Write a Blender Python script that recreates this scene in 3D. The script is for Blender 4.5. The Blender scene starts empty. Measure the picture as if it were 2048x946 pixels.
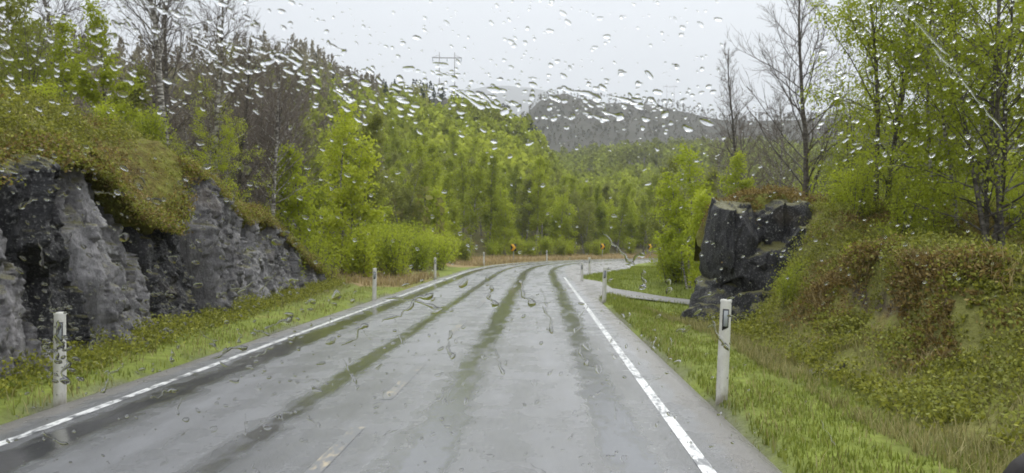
import bpy, math
import numpy as np
from mathutils import Vector, Matrix, Euler

scene = bpy.context.scene
col = scene.collection
rng = np.random.default_rng(7)
EYE = 1.6
FPX = 1600.0

# ------------------------------------------------------------------ camera
cam = bpy.data.cameras.new('camera')
cam.lens = FPX / 2048 * 36
cam.sensor_width = 36
cam.shift_x = -56 / 2048
cam.shift_y = 16 / 2048
cam.clip_start = 0.05
cam.clip_end = 9000
cam.dof.use_dof = True
cam.dof.focus_distance = 1.25
cam.dof.aperture_fstop = 15
co = bpy.data.objects.new('camera', cam)
col.objects.link(co)
co.location = (0, 0, EYE)
co.rotation_euler = (math.pi / 2, 0, 0)
scene.camera = co

# ------------------------------------------------------------------ overcast sky and soft sun
SUN_EL, SUN_AZ = math.radians(52), math.radians(20)
w = bpy.data.worlds.new('World')
scene.world = w
w.use_nodes = True
nt = w.node_tree
for n in list(nt.nodes):
    nt.nodes.remove(n)
out = nt.nodes.new('ShaderNodeOutputWorld')
bg = nt.nodes.new('ShaderNodeBackground')
sky = nt.nodes.new('ShaderNodeTexSky')
sky.sky_type = 'NISHITA'
sky.sun_disc = False
sky.sun_elevation = SUN_EL
sky.sun_rotation = SUN_AZ
sky.dust_density = 6
hs = nt.nodes.new('ShaderNodeHueSaturation')
hs.inputs['Saturation'].default_value = 0.2
mixw = nt.nodes.new('ShaderNodeMixRGB')
mixw.inputs['Fac'].default_value = 0.88
tc = nt.nodes.new('ShaderNodeTexCoord')
mp = nt.nodes.new('ShaderNodeMapping')
mp.inputs['Scale'].default_value = (1, 1, 3)
nz = nt.nodes.new('ShaderNodeTexNoise')
nz.inputs['Scale'].default_value = 2.2
nz.inputs['Detail'].default_value = 5
rp = nt.nodes.new('ShaderNodeValToRGB')
rp.color_ramp.elements[0].position = 0.3
rp.color_ramp.elements[0].color = (7.3, 7.6, 8.1, 1)
rp.color_ramp.elements[1].position = 0.7
rp.color_ramp.elements[1].color = (8.3, 8.6, 9.15, 1)
bg.inputs['Strength'].default_value = 0.1
L = nt.links.new
L(tc.outputs['Generated'], mp.inputs['Vector'])
L(mp.outputs['Vector'], nz.inputs['Vector'])
L(nz.outputs['Fac'], rp.inputs['Fac'])
L(sky.outputs['Color'], hs.inputs['Color'])
L(hs.outputs['Color'], mixw.inputs['Color1'])
L(rp.outputs['Color'], mixw.inputs['Color2'])
sp = nt.nodes.new('ShaderNodeSeparateXYZ')
cl = nt.nodes.new('ShaderNodeMath')
cl.operation = 'MAXIMUM'
cl.inputs[1].default_value = 0.0
ov = nt.nodes.new('ShaderNodeMath')
ov.operation = 'MULTIPLY_ADD'
ov.inputs[1].default_value = 1.2     # standard overcast sky: luminance rises smoothly towards the zenith
ov.inputs[2].default_value = 0.48
mul = nt.nodes.new('ShaderNodeMixRGB')
mul.blend_type = 'MULTIPLY'
mul.inputs['Fac'].default_value = 1.0
L(tc.outputs['Generated'], sp.inputs[0])
L(sp.outputs['Z'], cl.inputs[0])
L(cl.outputs[0], ov.inputs[0])
L(mixw.outputs['Color'], mul.inputs['Color1'])
L(ov.outputs[0], mul.inputs['Color2'])
L(mul.outputs['Color'], bg.inputs['Color'])
L(bg.outputs['Background'], out.inputs['Surface'])

sun = bpy.data.lights.new('sun', 'SUN')
sun.energy = 1.5
sun.angle = math.radians(50)
sun.color = (1.0, 0.98, 0.95)
so = bpy.data.objects.new('sun', sun)
col.objects.link(so)
sd = Vector((math.sin(SUN_AZ) * math.cos(SUN_EL), math.cos(SUN_AZ) * math.cos(SUN_EL), math.sin(SUN_EL)))
so.rotation_euler = sd.to_track_quat('Z', 'Y').to_euler()

vs = scene.view_settings
vs.view_transform = 'Standard'
vs.look = 'None'
vs.exposure = 0.65
vs.gamma = 1.0
scene.cycles.max_bounces = 8
scene.cycles.transparent_max_bounces = 12
scene.cycles.transmission_bounces = 6
scene.cycles.diffuse_bounces = 3
scene.cycles.glossy_bounces = 3
scene.cycles.volume_bounces = 1
scene.cycles.caustics_reflective = False
scene.cycles.sample_clamp_indirect = 6

# ------------------------------------------------------------------ helpers
TAB = np.random.default_rng(99).random((256, 256))


def vn(x, y, s=0):
    x = np.asarray(x, float) + s * 17.31
    y = np.asarray(y, float) + s * 41.77
    ix, iy = np.floor(x).astype(int), np.floor(y).astype(int)
    fx, fy = x - ix, y - iy
    fx, fy = fx * fx * (3 - 2 * fx), fy * fy * (3 - 2 * fy)
    g = lambda a, b: TAB[a % 256, b % 256]
    return (g(ix, iy) * (1 - fx) + g(ix + 1, iy) * fx) * (1 - fy) + (g(ix, iy + 1) * (1 - fx) + g(ix + 1, iy + 1) * fx) * fy


def fbm(x, y, s=0, o=4):
    v, a, t = 0, 1.0, 0
    for k in range(o):
        v = v + a * (vn(x * 2 ** k, y * 2 ** k, s + k) - 0.5)
        t += a
        a *= 0.5
    return v / t * 2


def sstep(a, b, x):
    t = np.clip((x - a) / (b - a), 0, 1)
    return t * t * (3 - 2 * t)


def mesh(name, V, F, mat=None, smooth=False, attrs=None):
    """numpy verts (n,3) and faces (m,3) or (m,4), or a list of such face arrays"""
    V = np.ascontiguousarray(V, np.float32)
    Fs = [np.asarray(f, np.int32) for f in (F if isinstance(F, list) else [F]) if len(f)]
    me = bpy.data.meshes.new(name)
    me.vertices.add(len(V))
    me.vertices.foreach_set('co', V.ravel())
    loops = np.concatenate([f.ravel() for f in Fs])
    tot = np.concatenate([np.full(len(f), f.shape[1], np.int32) for f in Fs])
    st = np.concatenate([[0], np.cumsum(tot)[:-1]]).astype(np.int32)
    me.loops.add(len(loops))
    me.loops.foreach_set('vertex_index', loops)
    me.polygons.add(len(tot))
    me.polygons.foreach_set('loop_start', st)
    me.polygons.foreach_set('loop_total', tot)
    me.update(calc_edges=True)
    if smooth:
        me.shade_smooth()
    for k, v in (attrs or {}).items():
        v = np.asarray(v, np.float32)
        if v.ndim == 1:
            a = me.attributes.new(k, 'FLOAT', 'POINT')
            a.data.foreach_set('value', v)
        else:
            a = me.attributes.new(k, 'FLOAT_COLOR', 'POINT')
            a.data.foreach_set('color', np.concatenate([v, np.ones((len(v), 1), np.float32)], 1).ravel())
    if mat:
        me.materials.append(mat)
    return me


def obj(name, me, parent=None, loc=None):
    o = bpy.data.objects.new(name, me)
    col.objects.link(o)
    if parent:
        o.parent = parent
    if loc is not None:
        o.location = loc
    return o


def empty(name, loc=(0, 0, 0), rot=(0, 0, 0)):
    o = bpy.data.objects.new(name, None)
    col.objects.link(o)
    o.location = loc
    o.rotation_euler = rot
    o.empty_display_size = 0.2
    return o


def tag(o, label=None, cat=None, group=None, kind=None):
    for k, v in (('label', label), ('category', cat), ('group', group), ('kind', kind)):
        if v:
            o[k] = v
    return o


def copy_tree(o, parent=None):
    c = o.copy()
    col.objects.link(c)
    c.parent = parent
    for ch in o.children:
        copy_tree(ch, c)
    return c


class MB:
    def __init__(self):
        self.V, self.F4, self.F3, self.n = [], [], [], 0

    def add(self, V, F):
        V = np.asarray(V, float)
        F = np.asarray(F, int)
        self.V.append(V)
        (self.F4 if F.shape[1] == 4 else self.F3).append(F + self.n)
        self.n += len(V)

    def tube(self, P, R, sides=6, cap=False):
        P = np.asarray(P, float)
        R = np.asarray(R, float)
        n = len(P)
        T = np.gradient(P, axis=0)
        T /= np.linalg.norm(T, axis=1, keepdims=True) + 1e-9
        ref = np.array([0.31, 0.17, 1.0]) if abs(T[0, 2]) < 0.8 else np.array([1.0, 0.2, 0.1])
        A = np.cross(T, ref)
        A /= np.linalg.norm(A, axis=1, keepdims=True) + 1e-9
        B = np.cross(T, A)
        an = np.arange(sides) * 2 * np.pi / sides
        V = P[:, None] + R[:, None, None] * (np.cos(an)[None, :, None] * A[:, None] + np.sin(an)[None, :, None] * B[:, None])
        i = np.arange(n - 1)[:, None] * sides
        j = np.arange(sides)[None]
        k = (j + 1) % sides
        F = np.stack([i + j, i + k, i + sides + k, i + sides + j], -1).reshape(-1, 4)
        self.add(V.reshape(-1, 3), F)
        if cap:
            c = self.n
            self.V.append(P[-1:] + T[-1:] * R[-1] * 0.3)
            e = c - sides + np.arange(sides)
            self.F3.append(np.stack([e, np.roll(e, -1), np.full(sides, c)], 1))
            self.n += 1

    def box(self, c, s, rot=None, bev=0.0):
        c, s = np.array(c, float), np.array(s, float) / 2
        if bev <= 0:
            V = np.array([[x, y, z] for x in (-1, 1) for y in (-1, 1) for z in (-1, 1)]) * s
            F = [[0, 1, 3, 2], [4, 6, 7, 5], [0, 4, 5, 1], [2, 3, 7, 6], [0, 2, 6, 4], [1, 5, 7, 3]]
        else:
            b = min(bev, *(s * 0.9))
            prof = [(-s[0] + b, -s[1]), (s[0] - b, -s[1]), (s[0], -s[1] + b), (s[0], s[1] - b), (s[0] - b, s[1]), (-s[0] + b, s[1]), (-s[0], s[1] - b), (-s[0], -s[1] + b)]
            rings = []
            for z, k in ((-s[2], b), (-s[2] + b, 0), (s[2] - b, 0), (s[2], b)):
                rings.append([(x * (1 - k / s[0]), y * (1 - k / s[1]), z) for x, y in prof])
            V = np.array(rings).reshape(-1, 3)
            F = [[r * 8 + j, r * 8 + (j + 1) % 8, r * 8 + 8 + (j + 1) % 8, r * 8 + 8 + j] for r in range(3) for j in range(8)]
            for r, d in ((0, -1), (3, 1)):
                o = r * 8
                q = [[o, o + 1, o + 2, o + 3], [o, o + 3, o + 4, o + 7], [o + 4, o + 5, o + 6, o + 7]]
                F += [x[::-1] for x in q] if d < 0 else q
        if rot is not None:
            V = V @ np.array(Euler(rot).to_matrix()).T
        self.add(V + c, F)

    def me(self, name, mat, smooth=False, attrs=None):
        F = [np.concatenate(f) for f in (self.F4, self.F3) if f]
        return mesh(name, np.concatenate(self.V), F, mat, smooth, attrs)

    def build(self, name, mat, parent=None, smooth=False):
        return obj(name, self.me(name, mat, smooth), parent)


# ------------------------------------------------------------------ materials
class Mat:
    def __init__(self, name, rough=0.8, spec=0.3):
        self.m = bpy.data.materials.new(name)
        self.m.use_nodes = True
        self.t = self.m.node_tree
        self.p = self.t.nodes['Principled BSDF']
        self.p.inputs['Roughness'].default_value = rough
        self.p.inputs['Specular IOR Level'].default_value = spec
        self._pos = None

    def n(self, typ, **kw):
        x = self.t.nodes.new(typ)
        for k, v in kw.items():
            if k in x.inputs:
                x.inputs[k].default_value = v
            else:
                setattr(x, k, v)
        return x

    def l(self, a, b):
        self.t.links.new(a, b)

    def pos(self, scale=(1, 1, 1), rot=(0, 0, 0), world=True):
        g = self.n('ShaderNodeNewGeometry').outputs['Position'] if world else self.n('ShaderNodeTexCoord').outputs['Object']
        if scale == (1, 1, 1) and rot == (0, 0, 0):
            return g
        mpn = self.n('ShaderNodeMapping')
        mpn.inputs['Scale'].default_value = scale
        mpn.inputs['Rotation'].default_value = rot
        self.l(g, mpn.inputs['Vector'])
        return mpn.outputs['Vector']

    def noise(self, scale, detail=4, vec=None, rough=0.55):
        x = self.n('ShaderNodeTexNoise')
        x.inputs['Scale'].default_value = scale
        x.inputs['Detail'].default_value = detail
        x.inputs['Roughness'].default_value = rough
        self.l(vec if vec is not None else self.pos(), x.inputs['Vector'])
        return x.outputs['Fac']

    def ramp(self, fac, stops):
        r = self.n('ShaderNodeValToRGB')
        e = r.color_ramp.elements
        while len(e) < len(stops):
            e.new(0.5)
        for q, (p, c) in zip(e, stops):
            q.position = p
            q.color = (*c, 1) if not isinstance(c, (int, float)) else (c, c, c, 1)
        self.l(fac, r.inputs['Fac'])
        return r.outputs['Color']

    def mix(self, fac, a, b, mode='MIX'):
        x = self.n('ShaderNodeMixRGB', blend_type=mode)
        for s, v in (('Fac', fac), ('Color1', a), ('Color2', b)):
            if isinstance(v, (int, float)):
                x.inputs[s].default_value = v if s == 'Fac' else (v, v, v, 1)
            elif isinstance(v, tuple):
                x.inputs[s].default_value = (*v, 1)
            else:
                self.l(v, x.inputs[s])
        return x.outputs['Color']

    def math(self, op, a, b=0.0, clamp=False):
        x = self.n('ShaderNodeMath', operation=op, use_clamp=clamp)
        for i, v in enumerate((a, b)):
            if isinstance(v, (int, float)):
                x.inputs[i].default_value = v
            else:
                self.l(v, x.inputs[i])
        return x.outputs[0]

    def attr(self, name, colour=False):
        a = self.n('ShaderNodeAttribute', attribute_name=name)
        return a.outputs['Color' if colour else 'Fac']

    def col(self, c):
        if isinstance(c, tuple):
            self.p.inputs['Base Color'].default_value = (*c, 1)
        else:
            self.l(c, self.p.inputs['Base Color'])

    def rough(self, r):
        self.l(r, self.p.inputs['Roughness'])

    def bump(self, h, strength=0.5, dist=0.02, prev=None):
        b = self.n('ShaderNodeBump')
        b.inputs['Strength'].default_value = strength
        b.inputs['Distance'].default_value = dist
        self.l(h, b.inputs['Height'])
        if prev is not None:
            self.l(prev, b.inputs['Normal'])
        self.l(b.outputs['Normal'], self.p.inputs['Normal'])
        return b.outputs['Normal']


def leaf_mat(name, dark, mid, light, transl=0.5, rnd=0.5):
    M = Mat(name, 0.55, 0.25)
    g = M.n('ShaderNodeNewGeometry')
    oi = M.n('ShaderNodeObjectInfo')
    f = M.math('ADD', M.math('MULTIPLY', g.outputs['Random Per Island'], 1 - rnd), M.math('MULTIPLY', oi.outputs['Random'], rnd))
    c = M.ramp(f, [(0.08, dark), (0.5, mid), (0.92, light)])
    M.col(c)
    tr = M.n('ShaderNodeBsdfTranslucent')
    M.l(c, tr.inputs['Color'])
    mx = M.n('ShaderNodeMixShader')
    mx.inputs['Fac'].default_value = transl
    M.l(M.p.outputs['BSDF'], mx.inputs[1])
    M.l(tr.outputs['BSDF'], mx.inputs[2])
    o = M.t.nodes['Material Output']
    M.l(mx.outputs['Shader'], o.inputs['Surface'])
    return M.m


m_leaf = leaf_mat('birch leaf', (0.22, 0.26, 0.028), (0.35, 0.40, 0.038), (0.46, 0.51, 0.055))
m_leaf_dull = leaf_mat('grey green leaf', (0.19, 0.205, 0.05), (0.275, 0.295, 0.065), (0.36, 0.385, 0.09))
m_leaf_bright = leaf_mat('fresh leaf', (0.30, 0.36, 0.028), (0.42, 0.48, 0.038), (0.52, 0.56, 0.055))
m_needle = leaf_mat('conifer needle', (0.025, 0.045, 0.02), (0.04, 0.065, 0.028), (0.06, 0.09, 0.035), 0.15)
m_plant = leaf_mat('low plant leaf', (0.13, 0.14, 0.025), (0.235, 0.245, 0.035), (0.36, 0.36, 0.055), 0.35, 0.0)
m_heather = leaf_mat('heather and dead stalk', (0.13, 0.09, 0.03), (0.24, 0.165, 0.05), (0.36, 0.27, 0.085), 0.3, 0.0)
m_grass = leaf_mat('verge grass', (0.135, 0.165, 0.025), (0.22, 0.265, 0.04), (0.32, 0.345, 0.075), 0.4, 0.0)
m_straw = leaf_mat('dead grass', (0.24, 0.18, 0.08), (0.37, 0.29, 0.14), (0.48, 0.39, 0.20), 0.3, 0.0)
m_haygrass = leaf_mat('old pale grass', (0.19, 0.18, 0.06), (0.29, 0.27, 0.10), (0.41, 0.36, 0.16), 0.3, 0.0)


def far_mat():
    M = Mat('far foliage', 0.8, 0.1)
    g = M.n('ShaderNodeNewGeometry')
    c = M.mix(1.0, M.attr('tint', True), M.ramp(g.outputs['Random Per Island'], [(0, 0.7), (1, 1.25)]), 'MULTIPLY')
    M.col(c)
    tr = M.n('ShaderNodeBsdfTranslucent')
    M.l(c, tr.inputs['Color'])
    mx = M.n('ShaderNodeMixShader')
    mx.inputs['Fac'].default_value = 0.35
    M.l(M.p.outputs['BSDF'], mx.inputs[1])
    M.l(tr.outputs['BSDF'], mx.inputs[2])
    M.l(mx.outputs['Shader'], M.t.nodes['Material Output'].inputs['Surface'])
    return M.m


m_far = far_mat()


def bark_mat(name, lo, hi, thr=0.5):
    M = Mat(name, 0.75, 0.3)
    v = M.pos((1, 1, 3.2), world=False)
    n1 = M.noise(5, 4, v)
    n2 = M.noise(24, 3, v)
    c = M.mix(M.ramp(n1, [(thr - 0.08, 0.0), (thr + 0.1, 1.0)]), lo, hi)
    c = M.mix(0.7, c, M.ramp(n2, [(0.3, 0.45), (0.6, 1.0)]), 'MULTIPLY')
    M.col(c)
    M.bump(n2, 0.5, 0.01)
    return M.m


m_birch = bark_mat('birch bark', (0.10, 0.085, 0.07), (0.52, 0.49, 0.44))
m_greybark = bark_mat('grey brown bark', (0.075, 0.065, 0.055), (0.19, 0.17, 0.15))
M = Mat('bare twigs', 0.7, 0.2)
oi = M.n('ShaderNodeObjectInfo')
M.col(M.ramp(oi.outputs['Random'], [(0, (0.105, 0.085, 0.07)), (1, (0.19, 0.155, 0.13))]))
m_twig = M.m


def rock_mat(name, dark, light, lichen=0.45, r_lo=0.22):
    M = Mat(name, 0.4, 0.5 if r_lo < 0.3 else 0.3)
    v = M.pos((1, 1, 0.35), (0.5, 0, 0.0))
    n1 = M.noise(1.6, 6, v, 0.65)
    n2 = M.noise(7, 8, v, 0.75)
    n3 = M.noise(26, 6)
    n4 = M.noise(0.55, 3)
    c = M.ramp(n1, [(0.32, dark), (0.5, tuple((a + b) / 2 for a, b in zip(dark, light))), (0.68, light)])
    c = M.mix(0.75, c, M.ramp(n2, [(0.36, 0.32), (0.62, 1.35)]), 'MULTIPLY')
    c = M.mix(M.ramp(n3, [(0.55, 0.0), (0.68, 0.5)]), c, (0.33, 0.33, 0.31))
    c = M.mix(M.ramp(n4, [(0.62, 0.0), (0.72, 0.5)]), c, (0.14, 0.10, 0.06))
    g = M.n('ShaderNodeNewGeometry')
    sx = M.n('ShaderNodeSeparateXYZ')
    M.l(g.outputs['Normal'], sx.inputs[0])
    ledge = M.math('ADD', sx.outputs['Z'], M.math('MULTIPLY', M.math('SUBTRACT', n2, 0.5), 0.7))
    c = M.mix(M.ramp(ledge, [(0.66, 0.0), (0.85, 0.8)]), c, (0.15, 0.14, 0.035))
    lich = M.noise(3.5, 6, M.pos((1, 1, 0.6)), 0.75)
    c = M.mix(M.ramp(lich, [(0.56, 0.0), (0.66, lichen)]), c, (0.27, 0.27, 0.25))
    M.col(c)
    M.rough(M.ramp(n1, [(0.3, r_lo), (0.7, 0.6)]))
    b = M.bump(n2, 0.9, 0.10)
    M.bump(n3, 0.7, 0.025, b)
    return M.m


m_rock = rock_mat('wet grey rock', (0.045, 0.041, 0.041), (0.27, 0.255, 0.258))
m_rock_pale = rock_mat('paler streaked rock', (0.075, 0.07, 0.07), (0.34, 0.325, 0.33))
m_rock_dark = rock_mat('dark wet rock', (0.014, 0.014, 0.015), (0.062, 0.059, 0.062), 0.08, 0.5)


def moss_mat():
    M = Mat('moss and heath mat', 0.9, 0.15)
    n1 = M.noise(0.8, 5)
    n2 = M.noise(5, 5)
    n3 = M.noise(28, 4)
    c = M.ramp(n1, [(0.3, (0.10, 0.075, 0.025)), (0.45, (0.17, 0.15, 0.03)), (0.58, (0.13, 0.13, 0.03)), (0.72, (0.24, 0.13, 0.045))])
    c = M.mix(M.ramp(n2, [(0.45, 0.0), (0.65, 0.8)]), c, (0.21, 0.22, 0.04))
    c = M.mix(0.8, c, M.ramp(n3, [(0.3, 0.35), (0.7, 1.25)]), 'MULTIPLY')
    M.col(c)
    b = M.bump(n2, 0.9, 0.12)
    M.bump(n3, 0.8, 0.03, b)
    return M.m


m_moss = moss_mat()


def ground_mat():
    M = Mat('ground', 0.9, 0.2)
    n0 = M.noise(0.12, 4)
    n1 = M.noise(0.9, 5)
    n2 = M.noise(6, 5)
    n3 = M.noise(40, 4)
    forest = M.ramp(n1, [(0.3, (0.085, 0.075, 0.03)), (0.5, (0.13, 0.125, 0.04)), (0.7, (0.17, 0.115, 0.05))])
    grass = M.ramp(n1, [(0.3, (0.14, 0.17, 0.03)), (0.6, (0.20, 0.24, 0.04)), (0.8, (0.24, 0.22, 0.07))])
    straw = M.ramp(n2, [(0.3, (0.24, 0.16, 0.07)), (0.7, (0.37, 0.28, 0.14))])
    bank = M.ramp(n1, [(0.28, (0.10, 0.085, 0.03)), (0.42, (0.16, 0.16, 0.04)), (0.58, (0.20, 0.20, 0.055)), (0.75, (0.22, 0.135, 0.05))])
    gravel = M.ramp(n3, [(0.3, (0.06, 0.056, 0.05)), (0.5, (0.13, 0.12, 0.11)), (0.75, (0.23, 0.22, 0.20))])
    far = M.ramp(n0, [(0.35, (0.05, 0.05, 0.035)), (0.5, (0.07, 0.066, 0.045)), (0.65, (0.085, 0.075, 0.06))])
    c = M.mix(M.attr('far'), forest, far)
    c = M.mix(M.attr('bank'), c, bank)
    c = M.mix(M.attr('grass'), c, grass)
    c = M.mix(M.attr('straw'), c, straw)
    c = M.mix(0.6, c, M.ramp(n2, [(0.3, 0.5), (0.7, 1.2)]), 'MULTIPLY')
    gn = M.n('ShaderNodeNewGeometry')
    gs = M.n('ShaderNodeSeparateXYZ')
    M.l(gn.outputs['Normal'], gs.inputs[0])
    steep = M.math('ADD', gs.outputs['Z'], M.math('MULTIPLY', M.math('SUBTRACT', n2, 0.5), 0.35))
    soil = M.ramp(steep, [(0.46, 1.0), (0.60, 0.0)])
    n6 = M.noise(0.75, 5, M.pos((1, 1, 1)), 0.65)
    soil2 = M.ramp(n6, [(0.66, 0.0), (0.76, 0.5)])
    sl = M.math('MULTIPLY', M.math('MAXIMUM', soil, soil2), M.attr('bank'))
    c = M.mix(sl, c, M.ramp(n3, [(0.3, (0.05, 0.038, 0.026)), (0.7, (0.15, 0.115, 0.08))]))
    c = M.mix(M.attr('gravel'), c, gravel)
    M.col(c)
    b = M.bump(n2, 0.7, 0.08)
    M.bump(n3, 0.6, 0.02, b)
    return M.m


m_ground = ground_mat()


def road_mat():
    M = Mat('wet asphalt', 0.4, 0.6)
    rut = M.attr('rut')
    lat = M.attr('lat')
    v = M.pos((1, 0.10, 1))
    n1 = M.noise(1.3, 4, v)
    n2 = M.noise(7, 4, v)
    n3 = M.noise(120, 3)
    n4 = M.noise(1.6, 5)
    n5 = M.noise(4.5, 5, M.pos((1, 0.5, 1)))
    ag = M.ramp(n3, [(0.3, (0.046, 0.047, 0.052)), (0.5, (0.098, 0.10, 0.11)), (0.72, (0.20, 0.205, 0.222))])
    c = M.mix(0.9, ag, M.ramp(n1, [(0.3, 0.55), (0.7, 1.3)]), 'MULTIPLY')
    c = M.mix(0.42, c, M.ramp(n4, [(0.35, 0.55), (0.65, 1.3)]), 'MULTIPLY')
    # standing water in the wheel ruts: uneven edges, broken along the length
    wet = M.math('ADD', rut, M.math('MULTIPLY', M.math('SUBTRACT', n2, 0.5), 0.7))
    wet = M.math('ADD', wet, M.math('MULTIPLY', M.math('SUBTRACT', n1, 0.5), 0.9))
    wet = M.math('ADD', wet, M.math('MULTIPLY', M.math('SUBTRACT', n5, 0.5), 1.1))
    wet = M.ramp(wet, [(0.38, 0.0), (0.92, 1.0)])
    c = M.mix(M.math('MULTIPLY', wet, 0.75), c, (0.06, 0.06, 0.06))
    al = M.math('ABSOLUTE', lat)
    sh = M.math('MULTIPLY', M.math('SUBTRACT', M.math('ADD', al, M.math('MULTIPLY', M.math('SUBTRACT', n5, 0.5), 0.35)), 2.96), 9.0, True)
    dirt = M.ramp(M.noise(60, 4), [(0.3, (0.055, 0.05, 0.045)), (0.7, (0.17, 0.155, 0.138))])
    c = M.mix(sh, c, dirt)
    M.col(c)
    M.p.inputs['IOR'].default_value = 1.45
    M.p.inputs['Specular IOR Level'].default_value = 0.9
    M.p.inputs['Coat Weight'].default_value = 0.85
    M.p.inputs['Coat IOR'].default_value = 1.34
    M.rough_coat = M.mix(wet, M.mix(0.5, M.ramp(n1, [(0.35, 0.14), (0.65, 0.44)]), M.ramp(n4, [(0.36, 0.16), (0.66, 0.42)])), 0.14)
    M.l(M.rough_coat, M.p.inputs['Coat Roughness'])
    dry = M.ramp(n2, [(0.3, 0.3), (0.7, 0.46)])
    M.rough(M.mix(sh, M.mix(wet, dry, 0.18), 0.6))
    hb = M.math('MULTIPLY', n3, M.math('SUBTRACT', 1.0, M.math('MULTIPLY', wet, 0.96)))
    b = M.bump(hb, 0.55, 0.012)
    rip = M.noise(14, 2, M.pos((1, 0.7, 1)))
    nb_ = M.bump(rip, 0.12, 0.01, b)
    M.l(nb_, M.p.inputs['Coat Normal'])
    return M.m


m_road = road_mat()


def paint_mat(name, colr, wear):
    M = Mat(name, 0.4, 0.5)
    n1 = M.noise(26, 5, M.pos((1, 0.3, 1)))
    n2 = M.noise(2.2, 3)
    f = M.math('ADD', M.math('MULTIPLY', n1, 0.6), M.math('MULTIPLY', n2, 0.4))
    c = M.mix(M.ramp(f, [(wear - 0.05, 0.0), (wear + 0.06, 1.0)]), (0.095, 0.097, 0.107), colr)
    M.p.inputs['IOR'].default_value = 1.45
    M.p.inputs['Specular IOR Level'].default_value = 0.9
    M.p.inputs['Coat Weight'].default_value = 0.85
    M.p.inputs['Coat IOR'].default_value = 1.34
    M.p.inputs['Coat Roughness'].default_value = 0.3
    M.col(c)
    M.bump(n1, 0.3, 0.004)
    return M.m


m_white = paint_mat('white road paint', (0.80, 0.80, 0.78), 0.46)
m_yellow = paint_mat('worn yellow road paint', (0.40, 0.32, 0.20), 0.585)


def plain(name, c, rough=0.5, spec=0.4, dirt=0.3, metal=0.0):
    M = Mat(name, rough, spec)
    n = M.noise(9, 5, M.pos(world=False))
    M.col(M.mix(dirt, c, M.mix(1.0, M.ramp(n, [(0.35, 0.45), (0.62, 1.0)]), c, 'MULTIPLY')))
    M.p.inputs['Metallic'].default_value = metal
    return M.m


M = Mat('white post plastic', 0.4, 0.4)
pz = M.n('ShaderNodeSeparateXYZ')
M.l(M.pos(world=False), pz.inputs[0])
pn = M.noise(14, 5, M.pos((1, 1, 0.4), world=False))
pf = M.noise(55, 3, M.pos(world=False))
c_ = M.mix(M.ramp(pn, [(0.42, 0.0), (0.7, 0.5)]), (0.78, 0.76, 0.69), (0.50, 0.46, 0.38))
# mud thrown up from the road on the lower part, specks higher up
sp_ = M.math('SUBTRACT', M.math('ADD', M.math('MULTIPLY', pz.outputs['Z'], -2.2), M.math('MULTIPLY', pn, 1.3)), 0.35)
c_ = M.mix(M.ramp(sp_, [(0.0, 0.0), (0.5, 0.75)]), c_, (0.22, 0.19, 0.14))
c_ = M.mix(M.ramp(pf, [(0.66, 0.0), (0.72, 0.6)]), c_, (0.25, 0.22, 0.17))
M.col(c_)
m_post = M.m
m_reflect = plain('grey reflector', (0.42, 0.44, 0.45), 0.25, 0.6, 0.2)
m_black = plain('black plastic', (0.03, 0.03, 0.032), 0.45, 0.4)
m_steel = plain('galvanised steel', (0.42, 0.43, 0.43), 0.45, 0.5, 0.3, 0.6)
m_signyellow = plain('yellow sign sheet', (0.86, 0.46, 0.03), 0.4, 0.4, 0.15)
m_wood = plain('weathered pole wood', (0.27, 0.25, 0.23), 0.8, 0.2)
m_insul = plain('glass insulator', (0.25, 0.32, 0.32), 0.2, 0.6)
m_dash = plain('dark dashboard vinyl', (0.012, 0.009, 0.008), 0.6, 0.3)
m_rubber = plain('black rubber', (0.015, 0.015, 0.015), 0.7, 0.2)

# ------------------------------------------------------------------ road centre line and terrain
DS = 0.25
S = np.arange(0, 175, DS)
K = np.interp(S, [0, 50, 66, 84, 100, 108, 125, 175], [0, 0, .008, .018, .035, .04, .03, .0])
TH = np.cumsum(K) * DS
CX = -1.59 + np.cumsum(np.sin(TH)) * DS
CY = -12 + np.cumsum(np.cos(TH)) * DS
WL = np.full_like(S, 3.2)
WR = 3.2 + 4.0 * sstep(49, 68, S) * (1 - 0.7 * sstep(88, 112, S)) + 1.0 * sstep(36, 41, S) * (1 - sstep(46, 52, S))


def road_sd(x, y):
    """signed offset from the centre line, and arclength index, for arrays"""
    x, y = np.asarray(x, float).ravel(), np.asarray(y, float).ravel()
    best = np.full(x.shape, 1e9)
    bi = np.zeros(x.shape, int)
    st = 4
    for i in range(0, len(S), st):
        d = (x - CX[i]) ** 2 + (y - CY[i]) ** 2
        mkk = d < best
        best[mkk] = d[mkk]
        bi[mkk] = i
    off = (x - CX[bi]) * np.cos(TH[bi]) - (y - CY[bi]) * np.sin(TH[bi])
    return off, bi, np.sqrt(best)


FOOT = lambda y: np.interp(y, [3, 10, 18, 26, 31, 34], [-6.3, -6.55, -7.05, -7.8, -8.4, -8.8])
HROCK = lambda y: np.interp(y, [0, 9.6, 11, 12.5, 13.5, 14.3, 15.8, 16.6, 17.4, 18.2, 19.5, 21, 22.5, 24, 26, 28, 30, 32.5],
                            [2.3, 2.4, 2.75, 3.1, 2.8, 2.15, 2.0, 2.5, 3.3, 3.25, 2.7, 2.35, 2.5, 2.2, 1.65, 1.1, .65, .1])
CREST = lambda y: np.interp(y, [0, 14, 17, 20, 21.5, 23, 25, 28, 31, 34, 60], [4.1, 4.25, 4.25, 3.95, 3.6, 2.95, 2.3, 1.4, .7, .35, .5])
XE = lambda y: FOOT(y) - 0.25 * HROCK(y)


def cap_z(x, y):
    d = np.clip(XE(y) - x, 0, None)
    t = np.clip(d / 2.6, 0, 1)
    h = HROCK(y)
    return h + (CREST(y) - h) * (1 - (1 - t) ** 2) + 0.13 * np.clip(d - 2.6, 0, 60)


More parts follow.
